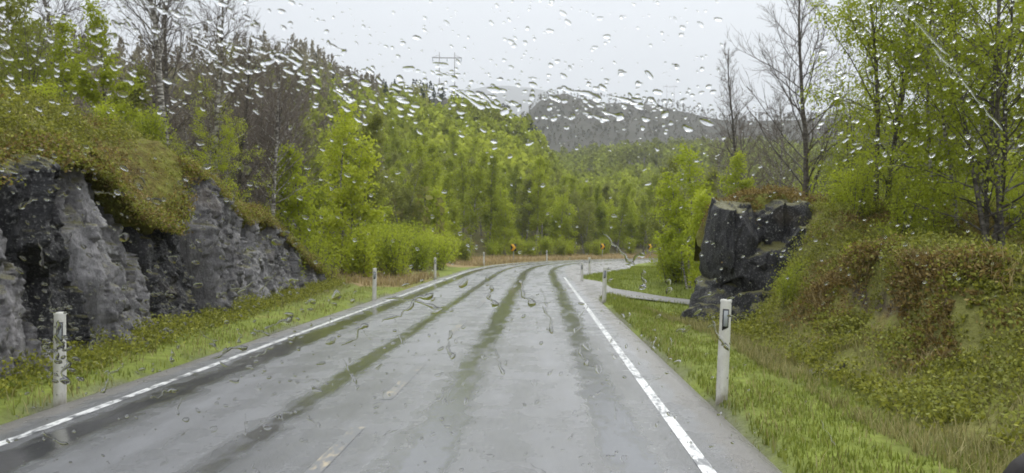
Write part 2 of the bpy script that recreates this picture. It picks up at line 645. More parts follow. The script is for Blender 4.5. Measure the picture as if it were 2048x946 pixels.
RA = [-1.2, -.9, -.675, -.45, -.35, -.275, -.24, -.11, -.05, -.01, .03, .08, .2, 1.2]
R1 = [90, 110, 120, 160, 200, 230, 250, 280, 300, 300, 300, 300, 300, 300]
P1 = [22, 24, 27, 35, 44, 48, 49, 53, 52, 46, 25, 10, 2, 2]
P2 = [[-1.2, -.3, -.05, .05, .1, .2, .3, .4, .7, 1.2], [30, 36, 44, 46, 49, 50, 50, 50, 44, 40]]
P3 = [[-1.2, -.1, -.05, -.02, .0, .03, .06, .1, .17, .23, .35, .5, .7, 1.2], [.10, .13, .15, .166, .186, .197, .192, .188, .176, .160, .165, .17, .16, .12]]
P4 = [[-1.2, -.4, -.2, -.12, -.085, -.06, -.04, -.02, .0, .03, .1, .3, 1.2], [.10, .14, .165, .184, .1955, .200, .2005, .198, .195, .188, .17, .15, .12]]


def terrain(x, y):
    x, y = np.broadcast_arrays(np.asarray(x, float), np.asarray(y, float))
    shp = x.shape
    x, y = x.ravel(), y.ravel()
    yy = np.clip(y, 5, None)
    a = np.clip(x / np.maximum(yy, 0.6 * np.abs(x) + 1), -1.2, 1.2)
    z = np.zeros_like(x)
    # left slope above the cutting
    left = np.where(x < XE(y) - 0.5, cap_z(x, y) - 0.22 * (x > -13), 0)
    left = left * sstep(0, 1.2, XE(y) - 0.3 - x) * (1 - 0.7 * sstep(35, 70, y))
    left = np.where(x < FOOT(y) + 1.4, np.maximum(left, 0.12 * sstep(-5.2, -6.6, x)), 0)
    z = z + np.where((x < -5), left, 0)
    # right bank
    B = np.interp(y, [-10, 2, 8, 11, 12.8, 14.2, 15.6, 17, 20.5, 22.5, 24, 60], [0.8, 0.8, 0.8, 0.85, 1.05, 1.6, 2.2, 2.5, 2.4, -0.5, -0.85, -0.2])
    x0 = np.interp(y, [0, 8, 13, 15.6, 17, 22, 30, 50], [3.2, 3.1, 3.1, 3.9, 4.7, 4.2, 2.4, 3.0])
    x1 = np.interp(y, [0, 8, 12, 15, 17, 22, 30, 50], [6.6, 6.0, 5.7, 5.8, 6.0, 6.2, 7.0, 9.0])
    bank = B * sstep(x0, x1, x) - 0.12 * sstep(1.9, 3.0, x) * (1 - sstep(3.0, 4.5, x))
    hump = 0.16 * np.exp(-(((x - 5.2) / 1.1) ** 2 + ((y - 10.8) / 1.4) ** 2))
    hump = hump + 0.15 * np.exp(-(((x - 4.5) / 0.7) ** 2 + ((y - 13.4) / 1.0) ** 2))
    xs = 4.55 + 0.5 * fbm(y * 0.7, y * 0 + 2, 51, 3)
    step = 0.5 * sstep(0, 0.28, x - xs) * (1 - 0.85 * sstep(0.5, 2.6, x - xs)) * sstep(8.2, 9.4, y) * (1 - sstep(12.2, 13.6, y)) - 0.22 * sstep(-0.9, -0.05, x - xs) * (1 - sstep(0.0, 0.1, x - xs)) * sstep(8.6, 9.4, y) * (1 - sstep(12, 13, y))
    right = bank + step + hump * (x > 2.5) + 0.05 * np.clip(x - 9, 0, 60) * (1 - 0.5 * sstep(22, 30, y))
    z = z + np.where(x > 1.7, right, 0)
    # hills
    def ridge(R, P, Y0, back):
        t = (yy - Y0) / (R - Y0)
        up = P * np.clip(t, 0, 1) ** 1.25
        return np.where(t > 1, P - back * (yy - R), up)
    r1 = ridge(np.interp(a, RA, R1), np.interp(a, RA, P1), np.interp(a, [-1, -.3, 0], [45, 70, 95]), 0.35)
    r2 = ridge(420.0, np.interp(a, *P2), 120.0, 0.2)
    r3 = ridge(800.0, np.interp(a, *P3) * 800, 430.0, 0.25)
    r4 = ridge(4200.0, np.interp(a, *P4) * 4200, 1400.0, 0.0)
    far = np.maximum(np.maximum(r1, r2), np.maximum(r3, r4))
    far = far + fbm(x / 60, y / 60, 3) * np.clip(far, 0, 40) * 0.16 + fbm(x / 9, y / 9, 8, 3) * np.clip(far, 0, 8) * 0.09
    z = np.maximum(z, far * sstep(60, 90, yy)) + 0.0
    z = z + 0.20 * fbm(x * 1.1, y * 1.1, 15, 4) * (x > 3.0) * (y < 23) * sstep(3.0, 4.2, x)
    z = z + 0.06 * fbm(x * 0.8, y * 0.8, 5, 3) * sstep(2.2, 4, np.abs(x + 1.59) - 1.0)
    # road corridor
    off, bi, dist = road_sd(x, y)
    inner = -WL[bi] - 0.0
    outer = WR[bi]
    e = np.maximum(off - outer, inner - off)          # distance outside the tarmac
    e = np.where(dist > 25, 30, e)
    lift = 0.35 * sstep(1.2, 4.0, e) * (off < 0) * sstep(30, 45, y)   # low bank on the outside of the bend
    zc = np.where(e < 0.25, -0.12, z * sstep(0.2, 2.4, e) + lift)
    zc = np.where((e >= 0.0) & (e < 0.5), -0.12 + (zc + 0.12) * sstep(0.05, 0.4, e), zc)
    near_bank = (y < 34)
    zz = np.where(near_bank & (e >= 0.4), np.where(e < 1.2, z * sstep(0.2, 1.2, e), z), zc)
    return zz.reshape(shp)


TRK = np.array([[1.2, 29.4, 0.0], [2.6, 28.6, -.06], [5.0, 27.4, -.34], [9.0, 27.2, -.8], [16.0, 28.0, -1.05], [26, 30, -1.1]])


def track_mid(x):
    return np.interp(x, TRK[:, 0], TRK[:, 1]), np.interp(x, TRK[:, 0], TRK[:, 2])


def ground(x, y):
    """terrain with the side track cut in"""
    z = terrain(x, y)
    ty, tz = track_mid(x)
    d = np.abs(y - ty)
    k = (1 - sstep(1.5, 4.0, d)) * sstep(1.9, 2.8, x) * (x < 27)
    dip = -0.55 * sstep(2.0, 4.2, x) * sstep(14.5, 22, y) * (1 - sstep(30, 35, y)) * (1 - sstep(8, 12, x))
    return (z + dip) * (1 - k) + (tz - 0.05) * k


def surf(x, y):
    """ground or the moss cap, for planting"""
    x = np.asarray(x, float)
    y = np.asarray(y, float)
    g = ground(x, y)
    c = np.where((x < XE(y) - 0.2) & (x > -13.5) & (y > 1) & (y < 33), cap_z(x, y), -9)
    return np.maximum(g, c)


def axis(lo, d0, d1, hi, step, ratio, cap):
    a = list(np.arange(d0, d1 + 1e-6, step))
    s = step
    while a[-1] < hi:
        s = min(s * ratio, cap)
        a.append(a[-1] + s)
    s = step
    while a[0] > lo:
        s = min(s * ratio, cap)
        a.insert(0, a[0] - s)
    return np.array(a)


gx = axis(-2600, -14, 12, 2600, 0.25, 1.07, 60)
gy = axis(-120, -2, 48, 4400, 0.3, 1.045, 60)
GX, GY = np.meshgrid(gx, gy)
GZ = ground(GX, GY)
nx, ny = len(gx), len(gy)
ii = np.arange(ny - 1)[:, None] * nx + np.arange(nx - 1)[None]
GF = np.stack([ii, ii + 1, ii + nx + 1, ii + nx], -1).reshape(-1, 4)
fx_, fy_ = GX.ravel(), GY.ravel()
off, bi, dist = road_sd(fx_, fy_)
e = np.where(dist > 25, 30, np.maximum(off - WR[bi], -WL[bi] - off))
jit = fbm(fx_ * 0.7, fy_ * 0.7, 11, 3)
gravel = 1 - sstep(0.05, 0.3, e + 0.35 * jit)
grass = (1 - sstep(1.3, 2.4, e + 0.7 * jit)) * (fy_ < 120)
hump_grass = ((fx_ > 2) & (fx_ < 12) & (fy_ > 22) & (fy_ < 52)).astype(float) * 0.95
grass = np.maximum(grass, hump_grass)
straw = ((off < 0) & (e < 6) & ((fy_ > 56) | ((fy_ > 30) & (fy_ < 41)))).astype(float) * sstep(0.1, 0.9, e + 0.3 * jit) * (1 - sstep(3.5, 6, e)) * 0.9
straw = np.where((fy_ > 60) & (e < 9), np.maximum(straw, (off < 0) * sstep(.1, .6, e) * (1 - sstep(5, 9, e))), straw)
bankw = ((fx_ > 2.2) & (fx_ < 30) & (fy_ < 24)).astype(float) * sstep(1.2, 2.2, e + 0.5 * jit)
farw = sstep(90, 200, fy_)
gm = mesh('ground', np.stack([fx_, fy_, GZ.ravel()], 1), GF, m_ground, True,
          dict(gravel=gravel, grass=grass * (1 - bankw), straw=straw, bank=bankw, far=farw))
tag(obj('ground', gm), kind='structure')

# road
lat = np.concatenate([[-0.42, -0.12], np.linspace(0, 1, 45), [1.12, 1.42]])


def road_strip(name, mat, oa, ob, s0, s1, z, nlat=2, skirt=False, fn=None):
    sel = (S >= s0) & (S <= s1)
    idx = np.nonzero(sel)[0][::2]
    L0, L1 = (oa[idx] if isinstance(oa, np.ndarray) else np.full(len(idx), oa)), (ob[idx] if isinstance(ob, np.ndarray) else np.full(len(idx), ob))
    tt = np.linspace(0, 1, nlat)
    O = L0[:, None] + (L1 - L0)[:, None] * tt[None]
    Z = np.full_like(O, z)
    if fn is not None:
        Z = Z + fn(O)
    if skirt:
        O = np.concatenate([L0[:, None] - 0.30, L0[:, None] - 0.08, O, L1[:, None] + 0.08, L1[:, None] + 0.30], 1)
        Z = np.concatenate([np.full((len(idx), 1), z - 0.16), np.full((len(idx), 1), z - 0.03), Z, np.full((len(idx), 1), z - 0.03), np.full((len(idx), 1), z - 0.16)], 1)
    X = CX[idx][:, None] + O * np.cos(TH[idx])[:, None]
    Y = CY[idx][:, None] - O * np.sin(TH[idx])[:, None]
    n, m = O.shape
    q = np.arange(n - 1)[:, None] * m + np.arange(m - 1)[None]
    F = np.stack([q, q + 1, q + m + 1, q + m], -1).reshape(-1, 4)
    o = O.ravel()
    rut = np.zeros_like(o)
    for c, wd, am in ((0.70, 0.32, 1.0), (2.26, 0.30, 1.0), (-0.80, 0.24, 0.95), (-2.42, 0.36, 1.05)):
        rut = np.maximum(rut, am * np.exp(-((o - c) / wd) ** 2))
    return mesh(name, np.stack([X, Y, Z], -1).reshape(-1, 3), F, mat, True, dict(rut=rut, lat=o))


sag = lambda O: -0.012 * sum(np.exp(-((O - c) / 0.3) ** 2) for c in (0.70, 2.26, -0.80, -2.46)) - 0.004 * np.abs(O)
road = tag(obj('road', road_strip('road', m_road, -WL, WR, 0, 174, 0.0, 61, True, sag)), kind='structure')
ln = tag(obj('edge_line', road_strip('edge_line', m_white, 2.735, 2.835, 0, 51, 0.004, 3, False, sag), road), 'worn white line along the right road edge')
ln = tag(obj('edge_line', road_strip('edge_line', m_white, -2.825, -2.73, 0, 172, 0.004, 3, False, sag), road), 'worn white line along the left road edge')
ln = tag(obj('edge_line', road_strip('edge_line', m_white, 2.72, 2.84, 106, 172, 0.004, 3, False, sag), road), 'white edge line beyond the bend')
for k, s0 in enumerate((16.2, 20.0, 26.0, 32.0, 38.0, 44.0)):
    obj('centre_dash', road_strip('centre_dash', m_yellow, -0.06, 0.06, s0, s0 + 2.6, 0.004, 3, False, sag), road)

# side track
tx = np.linspace(1.0, 25, 70)
ty, tz = track_mid(tx)
tz = tz + 0.0
offs = np.linspace(-1.75, 1.75, 13)
Wd = 1.0 + 0.9 * (1 - sstep(1.5, 4.5, tx))
TX = np.repeat(tx[:, None], 13, 1)
TY = ty[:, None] + offs[None] * Wd[:, None]
TZ = tz[:, None] - 0.02 * (np.abs(np.abs(offs) - 0.7) < 0.3)[None] - 0.02 * (np.abs(offs) > 1.6)[None] + 0.015 * fbm(TX, TY * 2, 21)
TZ = np.where(TX < 1.9, np.minimum(TZ, -0.012), TZ)
q = np.arange(69)[:, None] * 13 + np.arange(12)[None]
Mt = Mat('wet gravel track', 0.5, 0.5)
nn = Mt.noise(45, 4)
n2 = Mt.noise(2.0, 4)
Mt.col(Mt.mix(0.6, Mt.ramp(nn, [(0.3, (0.11, 0.105, 0.10)), (0.7, (0.27, 0.26, 0.25))]), Mt.ramp(n2, [(0.3, 0.6), (0.7, 1.1)]), 'MULTIPLY'))
Mt.rough(Mt.ramp(n2, [(0.4, 0.45), (0.6, 0.75)]))
Mt.bump(nn, 0.6, 0.02)
tm = mesh('side_track', np.stack([TX, TY, TZ], -1).reshape(-1, 3), np.stack([q, q + 13, q + 14, q + 1], -1).reshape(-1, 4), Mt.m, True)
tag(obj('side_track', tm), kind='structure')

# ------------------------------------------------------------------ haze
hb = MB()
hb.box((0, 2200, 445), (5700, 5000, 900))
Mh = bpy.data.materials.new('haze')
Mh.use_nodes = True
t = Mh.node_tree
t.nodes.remove(t.nodes['Principled BSDF'])
pv = t.nodes.new('ShaderNodeVolumePrincipled')
pv.inputs['Color'].default_value = (0.93, 0.95, 0.98, 1)
pv.inputs['Density'].default_value = 0.0003
t.links.new(pv.outputs['Volume'], t.nodes['Material Output'].inputs['Volume'])
tag(hb.build('haze', Mh), kind='stuff')

# ------------------------------------------------------------------ rock cuttings
def cells(u, v, scale, seed, grad=0.4, amp=0.25):
    """broken-facet relief: nearest random cell gives an offset and a tilt"""
    r = np.random.default_rng(seed)
    u0, u1, v0, v1 = u.min() - 1, u.max() + 1, v.min() - 1, v.max() + 1
    n = int((u1 - u0) * (v1 - v0) / scale ** 2) + 4
    pu, pv_ = r.uniform(u0, u1, n), r.uniform(v0, v1, n)
    of, gu, gv = r.uniform(-amp, amp, n), r.uniform(-grad, grad, n), r.uniform(-grad, grad, n)
    d = (u.ravel()[:, None] - pu) ** 2 + (v.ravel()[:, None] - pv_) ** 2 * 0.5
    k = d.argmin(1)
    return (of[k] + gu[k] * (u.ravel() - pu[k]) + gv[k] * (v.ravel() - pv_[k])).reshape(u.shape)


LR = tag(empty('rock_outcrop', (-7.0, 16, 0)), 'long grey rock cutting with mossy top beside the far road edge', 'rock')
LRI = Matrix.Translation((7.0, -16, 0))


def child(o, parent, inv):
    o.parent = parent
    o.matrix_parent_inverse = inv
    return o


bounds = [2.0, 8.4, 10.1, 11.7, 14.5, 17.0, 19.6, 22.6, 25.4, 28.2, 32.4]
for k in range(len(bounds) - 1):
    y0, y1 = bounds[k], bounds[k + 1]
    nu, nv_ = int((y1 - y0) / 0.032) + 2, 92
    U, Vv = np.meshgrid(np.linspace(y0, y1, nu), np.linspace(0, 1, nv_), indexing='ij')
    H = HROCK(U) + 0.25
    Z = -0.25 + Vv * (H + 0.1)
    ud = U - 0.42 * Z                        # strata lean over
    rk = np.random.default_rng(k + 40)
    wv = ud + 0.12 * fbm(ud * 1.2, Z * 1.2, 14, 3)
    saw = (wv * 1.25 + 0.13 * k) % 1.0
    # big planar slab: own depth and turn, then broad fracture faces, then thin strata
    D = rk.uniform(-0.22, 0.22) + rk.uniform(-0.22, 0.30) * (U - (y0 + y1) / 2) / max(1.0, (y1 - y0) / 2) + rk.uniform(-0.1, 0.1) * Z
    D = D + cells(wv, Z * 0.5, 0.75, 31, 0.34, 0.17) + cells(wv, Z * 0.28, 0.26, 57, 0.35, 0.045) * vn(ud, Z, 3) * 1.6
    D = D + 0.12 * (saw - 0.5) * vn(ud * 0.6, Z * 0.9, 5) + cells(U - 0.3 * Z, Z * 0.6, 0.19, 91, 0.55, 0.028) + cells(U + 0.2 * Z, Z, 0.085, 92, 0.5, 0.009) + 0.05 * fbm(ud * 6, Z * 4, 4, 5)
    edge = np.minimum(U - y0, y1 - U) + 0.05 * fbm(Z * 3, U * 0, 6 + k, 3)
    D = D - 0.70 * np.exp(-(edge / 0.09) ** 2) - 0.10 * np.exp(-(edge / 0.30) ** 2)
    X = FOOT(U) - 0.25 * Z + D * np.clip(Vv * 5 + 0.4, 0, 1) + 0.35 * np.exp(-Z / 0.5) * 0.6
    X = X - 0.5 * np.clip((Vv - 0.93) / 0.07, 0, 1) ** 2
    q = np.arange(nu - 1)[:, None] * nv_ + np.arange(nv_ - 1)[None]
    F = np.stack([q, q + nv_, q + nv_ + 1, q + 1], -1).reshape(-1, 4)
    o = obj('rock_slab', mesh('rock_slab', np.stack([X, U, Z], -1).reshape(-1, 3), F, m_rock_dark if k in (0, 2, 4) else m_rock_pale if k in (3, 6) else m_rock))
    child(o, LR, LRI)

# moss cap
U, Vv = np.meshgrid(np.linspace(1.5, 33, 316), np.linspace(0, 1, 70) ** 1.5, indexing='ij')
X = XE(U) + 0.22 - Vv * (13.8 + XE(U)) + 0.16 * fbm(U * 1.3, Vv * 6, 6) * (Vv < 0.2)
Z = cap_z(X, U) + 0.06 + 0.34 * fbm(U * 0.9, X * 0.9, 12, 4) + 0.10 * fbm(U * 4, X * 4, 13, 3)
drape = np.exp(-Vv / 0.012)
X = X - 0.55 * np.exp(-(Vv / 0.0035) ** 2)
Z = Z - drape * (0.26 + 0.40 * np.clip(fbm(U * 1.7, U * 0 + 3, 9, 3), -0.6, 1) + 0.22 * fbm(U * 7, U * 0 + 5, 19, 3))
q = np.arange(315)[:, None] * 70 + np.arange(69)[None]
child(obj('moss_cap', mesh('moss_cap', np.stack([X, U, Z], -1).reshape(-1, 3), np.stack([q, q + 1, q + 71, q + 70], -1).reshape(-1, 4), m_moss, True)), LR, LRI)


def chisel(seed, size, rot, n=44, sub=34, keep=0.80, rough=0.035):
    """a block chopped by random planes"""
    r = np.random.default_rng(seed)
    g = np.linspace(-1, 1, sub)
    A, Bb = np.meshgrid(g, g, indexing='ij')
    V, F, c = [], [], 0
    for ax in range(3):
        for sg in (-1, 1):
            P = np.zeros((sub, sub, 3))
            P[..., ax] = sg
            P[..., (ax + 1) % 3] = A
            P[..., (ax + 2) % 3] = Bb * sg
            V.append(P.reshape(-1, 3))
            q = np.arange(sub - 1)[:, None] * sub + np.arange(sub - 1)[None] + c
            F.append(np.stack([q, q + sub, q + sub + 1, q + 1], -1).reshape(-1, 4))
            c += sub * sub
    V = np.concatenate(V)
    for k in range(n):
        nrm = r.normal(size=3)
        nrm /= np.linalg.norm(nrm)
        d = r.uniform(keep, 1.25)
        h = V @ nrm - d
        V = V - np.clip(h, 0, None)[:, None] * nrm
    pts_ = r.uniform(-1, 1, (90, 3))
    dirn = V / (np.linalg.norm(V, axis=1, keepdims=True) + 1e-6)
    idx_ = ((V[:, None] * np.array([1.0, 1.0, 0.45]) - pts_[None] * np.array([1.0, 1.0, 0.45])) ** 2).sum(2).argmin(1)
    V = V + dirn * r.uniform(-0.09, 0.05, 90)[idx_][:, None]
    V = V * np.array(size) / 2
    V = V + rough * np.stack([fbm(V[:, 1] * 5 + V[:, 0] * 3, V[:, 2] * 5, 2), fbm(V[:, 0] * 5, V[:, 2] * 5 + V[:, 1] * 3, 3), fbm(V[:, 0] * 5 + V[:, 2], V[:, 1] * 5, 4)], 1)
    V = V @ np.array(Euler(rot).to_matrix()).T
    return V, np.concatenate(F)


def block(parent, inv, seed, c, size, rot, mat, name='rock_slab', keep=0.8):
    V, F = chisel(seed, size, rot, keep=keep)
    return child(obj(name, mesh(name, V + np.array(c), F, mat)), parent, inv)


RR = tag(empty('rock_outcrop', (5.0, 18, 0)), 'black broken rock block topped with orange moss above the side track', 'rock')
RRI = Matrix.Translation((-5.0, -18, 0))
for sd_, c, s, r in ((1, (4.28, 18.3, 1.62), (0.80, 2.6, 2.05), (0.03, 0.06, 0.12)),
                     (2, (4.95, 18.7, 1.50), (1.1, 2.6, 2.3), (-0.05, -0.05, -0.1)),
                     (3, (5.65, 18.2, 1.55), (1.3, 2.6, 2.2), (0.1, 0.1, 0.3)),
                     (4, (4.95, 17.4, 0.95), (1.3, 1.7, 1.6), (0.15, -0.15, 0.35)),
                     (5, (4.15, 18.6, 0.15), (1.2, 2.8, 1.7), (0.0, 0.25, 0.1)),
                     (6, (3.80, 17.4, -0.2), (0.9, 1.6, 1.0), (0.2, 0.1, 0.5)),
                     (7, (5.60, 17.0, 0.95), (1.4, 1.4, 2.1), (0.22, 0.1, -0.25)),
                     (8, (4.8, 16.8, 0.0), (1.6, 1.4, 1.3), (0.3, 0.2, 0.2)),
                     (10, (5.25, 18.0, 1.72), (1.3, 2.0, 1.75), (0.08, 0.05, 0.5)),
                     (11, (5.70, 17.4, 1.45), (0.9, 1.2, 1.5), (0.2, -0.1, 0.1))):
    block(RR, RRI, sd_, c, s, r, m_rock_dark, keep=0.86)
for sd_, x, y, s in ((21, 3.75, 15.9, .32), (22, 4.0, 16.2, .4), (23, 3.7, 16.6, .36), (24, 3.9, 15.5, .26), (25, 4.3, 15.8, .3), (26, 3.6, 17.3, .4), (27, 3.55, 18.2, .35)):
    block(RR, RRI, sd_, (x, y, float(ground(x, y)) + 0.1), (s * 1.3, s, s), (sd_ * .7, sd_ * .3, sd_ * .9), m_rock_dark, 'boulder')
# moss cushion on top of the block
U, Vv = np.meshgrid(np.linspace(0, 1, 60), np.linspace(0, 1, 50), indexing='ij')
X = 4.1 + 2.7 * U
Y = 17.35 + 4.0 * Vv
def cushion(x, y):
    d = np.minimum(np.minimum(x - 4.1, 6.8 - x), np.minimum(y - 17.35, 21.35 - y)) + 0.22 * fbm(x * 2.2, y * 2.2, 36, 3)
    r_ = np.clip(d / 0.6, 0, 1)
    return 2.30 + 0.36 * np.sqrt(r_) + 0.42 * fbm(x * 0.9, y * 0.9, 33, 4) + 0.08 * fbm(x * 6, y * 6, 34, 3) - 0.85 * (1 - r_) ** 2 * (0.5 + vn(x * 3, y * 3, 4)) - 0.15 * sstep(5.6, 6.8, x)


Z = cushion(X, Y)
q = np.arange(59)[:, None] * 50 + np.arange(49)[None]
child(obj('moss_cap', mesh('moss_cap', np.stack([X, Y, Z], -1).reshape(-1, 3), np.stack([q, q + 50, q + 51, q + 1], -1).reshape(-1, 4), m_moss, True)), RR, RRI)
# small rocks showing in the bank
for sd_, x, y, s, lb in ((41, 3.45, 9.9, (.7, .4, .25), 'low flat grey stone showing in the bank beyond the big marker post'),
                         (42, 4.5, 10.6, (.4, .35, .3), 'dark boulder half buried under the brown heather hump'),
                         (43, 4.2, 11.0, (.35, .3, .28), 'small dark stone in the green slope below the heather hump'),
                         (44, 3.6, 7.9, (.3, .22, .12), 'little grey stone lying in the pale grass of the near bank')):
    V, F = chisel(sd_, s, (0.2, 0.3, sd_), 24, 18)
    o = obj('boulder', mesh('boulder', V, F, m_rock_dark), None, (x, y, float(ground(x, y)) - 0.03))
    tag(o, lb, 'stone')

# ------------------------------------------------------------------ edge marker posts
def make_post(label, x, y, z, rx=0.0, ry=0.0, rz=0.0, h=1.0):
    r = empty('edge_marker_post', (x, y, z), (rx, ry, rz))
    s = MB()
    # D-shaped hollow plastic section, slightly tapering, slanted shoulder
    an = np.concatenate([np.linspace(-0.5 * np.pi, 0.5 * np.pi, 9)])
    prof = np.array([[0.06 * math.cos(q) * 0.7 - 0.0, 0.06 * math.sin(q)] for q in an] + [[-0.012, 0.06], [-0.012, -0.06]])
    prof = np.stack([prof[:, 1], prof[:, 0]], 1)
    n = len(prof)
    zs = [-0.25, 0.0, 0.30, h - 0.06, h - 0.03, h - 0.005]
    sc = [1.03, 1.03, 1.02, 0.95, 0.95, 0.9]
    V = np.concatenate([np.column_stack([prof * k, np.full(n, zz)]) for zz, k in zip(zs, sc)])
    F = [[a * n + j, a * n + (j + 1) % n, (a + 1) * n + (j + 1) % n, (a + 1) * n + j] for a in range(len(zs) - 1) for j in range(n)]
    s.add(V, F)
    s.build('shaft', m_post, r)
    c = MB()
    V = np.concatenate([np.column_stack([prof * k, np.full(n, zz)]) for zz, k in ((h - 0.004, 1.0), (h + 0.018, 1.0), (h + 0.028, 0.85), (h + 0.03, 0.02))])
    c.add(V, [[a * n + j, a * n + (j + 1) % n, (a + 1) * n + (j + 1) % n, (a + 1) * n + j] for a in range(3) for j in range(n)])
    c.build('cap', m_post, r)
    f = MB()
    # dark slanted reflector frame on the flat face towards the traffic
    f.add([[-.032, -.016, h - .30], [.034, -.016, h - .265], [.034, -.016, h - .075], [-.032, -.016, h - .075],
           [-.032, -.010, h - .30], [.034, -.010, h - .265], [.034, -.010, h - .075], [-.032, -.010, h - .075]],
          [[0, 1, 2, 3], [0, 4, 5, 1], [1, 5, 6, 2], [2, 6, 7, 3], [3, 7, 4, 0]])
    fo = f.build('reflector_frame', m_black, r)
    g = MB()
    g.box((0.002, -0.019, h - 0.172), (0.044, 0.006, 0.165), bev=0.002)
    g.build('reflector', m_reflect, fo)
    tag(r, label, 'marker post', 'white edge marker posts')
    return r


make_post('big white marker post leaning in the grass before the black rock', 1.90, 8.37, 0.0, 0, 0.045, 0, 1.0)
make_post('big white marker post in front of the long rock cutting', -4.98, 8.3, -0.05, 0, 0.0, 0.1, 0.92)
make_post('white marker post at the mouth of the side track', 1.84, 23.0, -0.03, 0, 0.03, 0, 0.95)
make_post('white marker post on the front edge of the grass triangle', 1.86, 35.5, -0.22)
make_post('white marker post behind another on the grass triangle', 2.75, 44.5, -0.15)
make_post('white marker post at the far end of the rock cutting', -4.85, 23.4, -0.12, 0, 0.02)
make_post('white marker post before brown grass and low bushes, far road edge', -5.02, 38.3, -0.05)
make_post('small white marker post where the far road edge starts to curve', -4.25, 60.5, 0.0)
make_post('distant white marker post between the two yellow arrow signs', 0.67, 78.6, 0.0)

# ------------------------------------------------------------------ arrow signs on the bend
def make_sign(label, x, y, rz, tilt=0.0):
    z = float(ground(x, y))
    r = empty('arrow_sign', (x, y, z), (0, tilt, rz))
    r.scale = (0.86, 0.86, 0.92)
    p = MB()
    p.tube([[0, 0, -0.3], [0, 0, 0.6], [0, 0, 1.75]], [0.038] * 3, 10, True)
    p.build('pole', m_steel, r)
    b = MB()
    b.box((0, -0.055, 1.42), (0.62, 0.02, 0.72), bev=0.006)
    bo = b.build('panel', m_black, r)
    c = MB()
    yq = -0.069
    for dx in (0.0,):
        P = [(-.29, .34), (.01, .34), (.29, 0), (.01, -.34), (-.29, -.34), (-.04, 0)]
        V = [[dx + a, yq, 1.42 + b_] for a, b_ in P] + [[dx + a, yq + 0.006, 1.42 + b_] for a, b_ in P]
        F = [[0, 5, 2, 1], [5, 4, 3, 2]] + [[i, (i + 1) % 6, 6 + (i + 1) % 6, 6 + i] for i in range(6)]
        c.add(V, F)
    c.build('arrow', m_signyellow, bo)
    k = MB()
    for zz in (1.2, 1.62):
        k.box((0, -0.01, zz), (0.11, 0.10, 0.03), bev=0.004)
        k.build('bracket', m_steel, r)
        k = MB()
    tag(r, label, 'road sign', 'yellow arrow signs on the bend')


make_sign('yellow arrow sign in front of the light green bushes', -2.45, 74.0, -0.1)
make_sign('yellow arrow sign above brown grass at the back of the bend', 7.1, 91.5, 0.05, 0.06)
make_sign('yellow arrow sign half lost among branches where the road leaves view', 13.1, 95.0, 0.2)

# ------------------------------------------------------------------ trees
def rot_about(v, ax, a):
    ax = ax / (np.linalg.norm(ax) + 1e-9)
    return v * math.cos(a) + np.cross(ax, v) * math.sin(a) + ax * (ax @ v) * (1 - math.cos(a))


def leaf_quads(C, size, r, elong=1.4):
    n = len(C)
    a = r.normal(size=(n, 3))
    a /= np.linalg.norm(a, axis=1, keepdims=True)
    b = np.cross(a, r.normal(size=(n, 3)))
    b /= np.linalg.norm(b, axis=1, keepdims=True) + 1e-9
    s = size * r.uniform(0.6, 1.3, n)[:, None]
    a, b = a * s * elong * 0.5, b * s * 0.5
    V = np.stack([C - a, C + b * 0.9 - a * 0.1, C + a, C - b * 0.9 - a * 0.1], 1).reshape(-1, 3)
    F = np.arange(4 * n).reshape(-1, 4)
    return V, F


def branch_path(p, d, L, n, r, wob, up):
    P = [p]
    d = d / np.linalg.norm(d)
    for k in range(n):
        d = d + r.normal(size=3) * wob + np.array([0, 0, up])
        d /= np.linalg.norm(d)
        P.append(P[-1] + d * L / n)
    return np.array(P)


